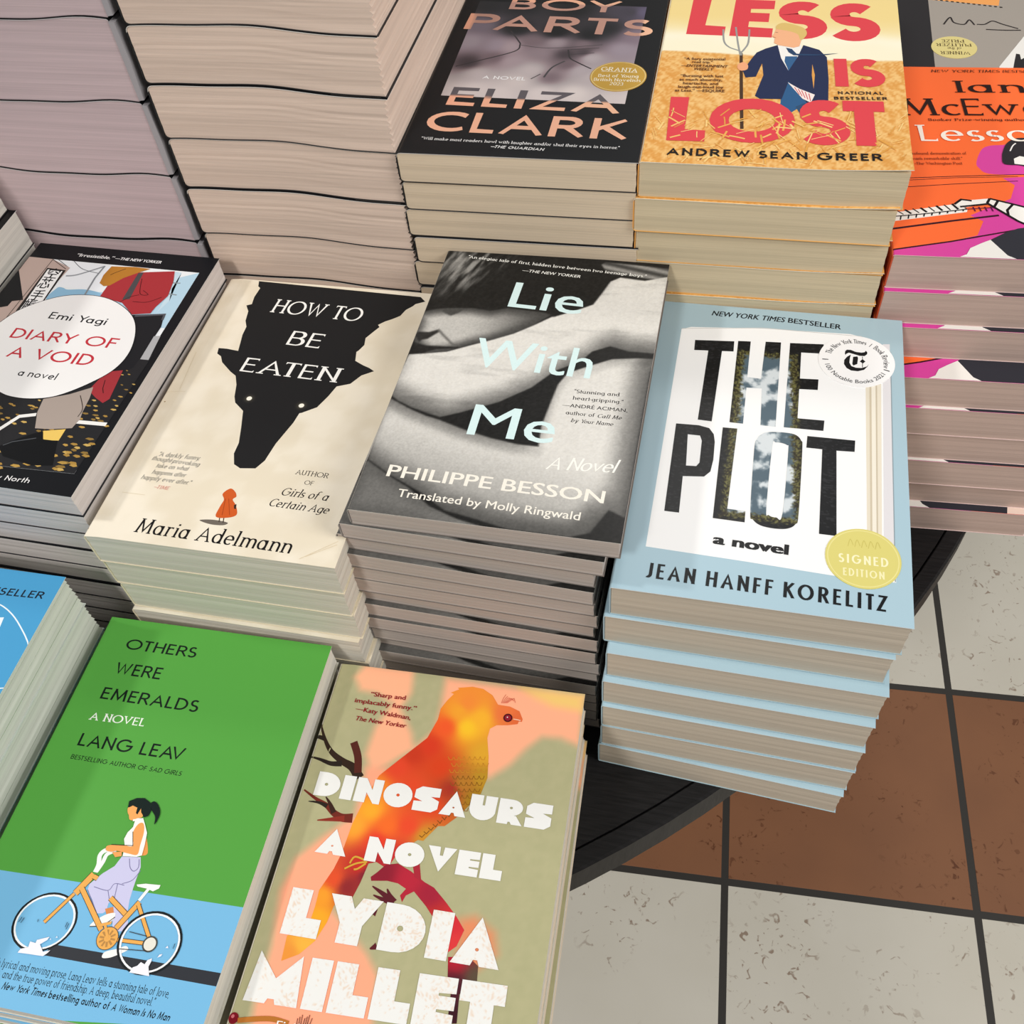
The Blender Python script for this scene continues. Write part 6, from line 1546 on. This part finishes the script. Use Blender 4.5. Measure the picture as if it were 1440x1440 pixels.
stack('tan', 'topmost black book of the tall stack with ragged page edges', '%s thick book from the top in the tall ragged-edged stack', 'thick ragged-edged books in the tall tan stack',
      pages='DCC5B4', spine='1E1E20', back='1C1C1E', edge='E8E4DC', wave=wave_tan, deckle=18, rnd=.0035)
stack('lav', 'topmost huge book of the pinkish-grey stack at the back corner', '%s huge book from the top of the pinkish-grey stack', 'huge pinkish-grey books seen head on',
      pages='C7B2B3', spine='A5A0A2', back='151517', edge='D8D4D4', wave=wave_lav, rnd=.0012, spine_t=.0036, page_dark=.94)
stack('left', 'topmost black-covered book of the stack beside the white oval cover', '%s black-covered book from the top, stack beside the white oval cover', 'black-covered books at the edge of the table',
      pages='DEDACF', spine='1A1A1C', back='1B1B1D', edge='E8E6E0')
stack('gray', 'topmost grey book lying upside down behind the orange cover', '%s book from the top of the upside-down grey stack', 'upside-down grey books behind the orange stack',
      pages='CFC6B8', spine='2B292B', back='4A4848')
boys, bw, bh, bt = stack('boy', 'topmost black book with rose lettering and a neck photograph', '%s tan-edged book from the top, under the black neck-photo cover', 'books under the black neck-photo cover',
      pages='D9C5AA', spine='1B1B1C', back='1D1D1F', edge='CFCBC6', rnd=.003)
stack('less', 'topmost yellow wheat-field book with red title and a man holding a pitchfork', '%s book from the top, under the yellow wheat-field cover', 'books under the wheat-field cover',
      pages='CDBC9C', spine='E3A050', back='E3AA5C', edge='F4EEDC', rnd=.002, lift=.0022)
stack('lessons', 'topmost orange and pink book with a piano player drawing', '%s pink-edged book from the top, under the orange cover', 'books under the orange piano cover',
      pages='BFA79B', spine='C8502A', back='E4CBC6', edge='F2C8CC', rnd=.001)
diaries, dw, dh, dt = stack('diary', 'topmost black book with a white oval around its red title', '%s book from the top, under the white oval cover', 'books under the white oval cover',
      pages='D3CBC7', spine='1A1A1C', back='1D1D20', edge='D8D6D2', rnd=.001)
stack('htbe', 'topmost cream book with a black wolf head and small red-cloaked figure', '%s book from the top, under the cream wolf-head cover', 'books under the cream wolf-head cover',
      pages='D4CEC0', spine='E4D8BC', back='E2D6BA', edge='EFE6D2', rnd=.0012, hinge=(9.5, 1.1), rough=.55)
stack('lie', 'topmost black-and-white book with folded bare arms and pale blue title', '%s slim book from the top, under the folded bare arms cover', 'slim books under the folded bare arms cover',
      pages='BBAFA6', spine='8A8480', back='77706A', edge='DAD6CE', rnd=.0016, rough=.3, grain=.25)
plots, pw, ph_, pt = stack('plot', 'topmost pale blue book with two round stickers and giant black letters', '%s pale blue book from the top, at the table edge', 'pale blue books at the table edge',
      pages='C4B8A6', spine='A6BFC8', back='A6BFC8', edge='F0F2F0', rnd=.001, rough=.32)
stack('blue', 'topmost sky blue book half out of the picture, white lines on its cover', '%s book from the top, under the sky blue cover', 'books under the sky blue cover',
      pages='CDD0C4', spine='4A9CCB', back='D8DCD6', edge='DCE6E8', deckle=14)
stack('owe', 'topmost green and blue book with a woman on a bicycle', '%s book from the top, under the green bicycle cover', 'books under the green bicycle cover',
      pages='DEDACF', spine='56A043', back='DAD8CC', edge='E2E4DA', rnd=.001)
stack('dino', 'topmost olive and peach book with an orange bird and white block letters', '%s book from the top, under the orange bird cover', 'books under the orange bird cover',
      pages='D6D0C2', spine='9C9872', back='DCCDB8', edge='E8E2D4', rnd=.0012, hinge=(9, .8), rough=.42)

# round stickers on the covers
Rr = 20.7
P = RoundPrint(Rr, 'F4F2F0'); off = (Rr - 113.7, Rr - 172.4)
for pts in [[(107.5,179.8),(108.4,181),(110.6,181.1),(113.3,179.8),(116.5,179.6),(118.1,180.2),(118.7,181.4),(119.5,180.4),(119.5,178.8),(118.1,177),(115.4,176.8),(112.2,177.8),(109.5,178.6),(108.2,177.6),(107.6,176.4),(107.3,177.9)],
            [(111.8,175.5),(114.1,176.2),(114.5,174.9),(114.1,170),(112,168.5),(111.4,169.6),(111.7,173.7)],
            [(115.4,172.2),(116.9,174.4),(118.5,172.6),(117.1,170.8)],
            [(110.6,177.2),(108.5,175.2),(107,172.2),(106.9,169),(108.3,166),(110.7,164.3),(114.4,164.2),(117.6,165.7),(119.4,168.3),(120.3,170.6),(119.2,168.7),(116.5,167.1),(113.3,166.9),(110.9,167.9),(109.8,170.6),(110.1,174.3)]]:
    P.poly([(a + off[0], b + off[1]) for a, b in pts], '1B1B1D')
P.line([(a + off[0], b + off[1]) for a, b in [(116.9,176.4),(116.9,167.6)]], .35, '1B1B1D')
for body, a0, a1 in [('The New York Times', 172, 78), ('|', 70, 68), ('Book Review', 60, -6)]:
    P.arc_text(body, 'serifb', Rr, Rr, Rr * .70, a0 - 8, a1 - 8, 3.3, '1B1B1D')
P.arc_text('100 Notable Books 2021', 'sans', Rr, Rr, Rr * .86, 196, 330, 2.9, '3A3A3C', inside=True)
P.arc_text('|', 'sans', Rr, Rr, Rr * .86, 182, 184, 2.6, '3A3A3C', inside=True)
P.arc_text('|', 'sans', Rr, Rr, Rr * .86, 340, 342, 2.6, '3A3A3C', inside=True)
disc_sticker('review_sticker', plots[-1], 113.7, 172.4, Rr, pw, ph_, pt, P, 'white round sticker with a black letter T emblem')
Rr = 17.6
P = RoundPrint(Rr, 'D9CE78')
P.poly(circle(Rr, Rr, Rr * .95, n=64), 'E6DC92', holes=[circle(Rr, Rr, Rr * .92, n=64)])
P.text('SIGNED', 'cond', Rr * .36, Rr * .78, Rr * 1.66, Rr * .80, 5.2, 'F2ECC0')
P.text('EDITION', 'cond', Rr * .48, Rr * .36, Rr * 1.56, Rr * .38, 4.4, 'EFE8B4')
for k in range(5):
    P.line([(Rr * (.6 + .18 * k), Rr * 1.35), (Rr * (.66 + .18 * k), Rr * 1.6), (Rr * (.74 + .18 * k), Rr * 1.4)], .35, 'C9BC62', smooth_=True)
disc_sticker('signed_sticker', plots[-1], 116.8, 35.9, Rr, pw, ph_, pt, P, 'gold foil round sticker reading signed edition', rough=.4)
Rr = 16.6
P = RoundPrint(Rr, 'C39B45')
P.poly(circle(Rr, Rr, Rr * .97, n=64), 'E0C98C', holes=[circle(Rr, Rr, Rr * .94, n=64)])
off = (Rr - 113.9, Rr - 87.2)
for body, a, b in [('GRANTA', (102.7, 92.9), (124.6, 91.9)), ('Best of Young', (102.1, 85.8), (125.8, 86.0)), ('British Novelists', (100.1, 81.3), (127.6, 81.4)), ('2023', (109.8, 77.1), (117.8, 76.9))]:
    P.text(body, 'serifb', a[0] + off[0], a[1] + off[1], b[0] + off[0], b[1] + off[1], 4.6 if body == 'GRANTA' else 3.4, 'F4EBD2')
P.line([(Rr * .35, Rr * 1.3), (Rr * 1.65, Rr * 1.28)], .25, 'F4EBD2')
disc_sticker('gold_sticker', boys[-1], 113.9, 87.2, Rr, bw, bh, bt, P, 'gold round sticker on the black cover', rough=.35)
grays = [o for o in bpy.data.objects if o.get('label', '').startswith('topmost grey book')]
Rr = 15.2; gw, gh, gt, _ = STACKS['gray']
P = RoundPrint(Rr, 'DBCB86')
for body, f, x0, x1, y, cap in [('WINNER', 'serifb', .35, 1.65, 1.38, 4.2), ('of the', 'script', .7, 1.3, 1.0, 3.6), ('PULITZER', 'serifb', .22, 1.78, .66, 4.0), ('PRIZE', 'serifb', .5, 1.5, .3, 4.0)]:
    P.text(body, f, Rr * x0, Rr * y, Rr * x1, Rr * y, cap, '4A3A22')
disc_sticker('prize_sticker', grays[0], 87.3, 166.0, Rr, gw, gh, gt, P, 'pale gold round prize sticker')
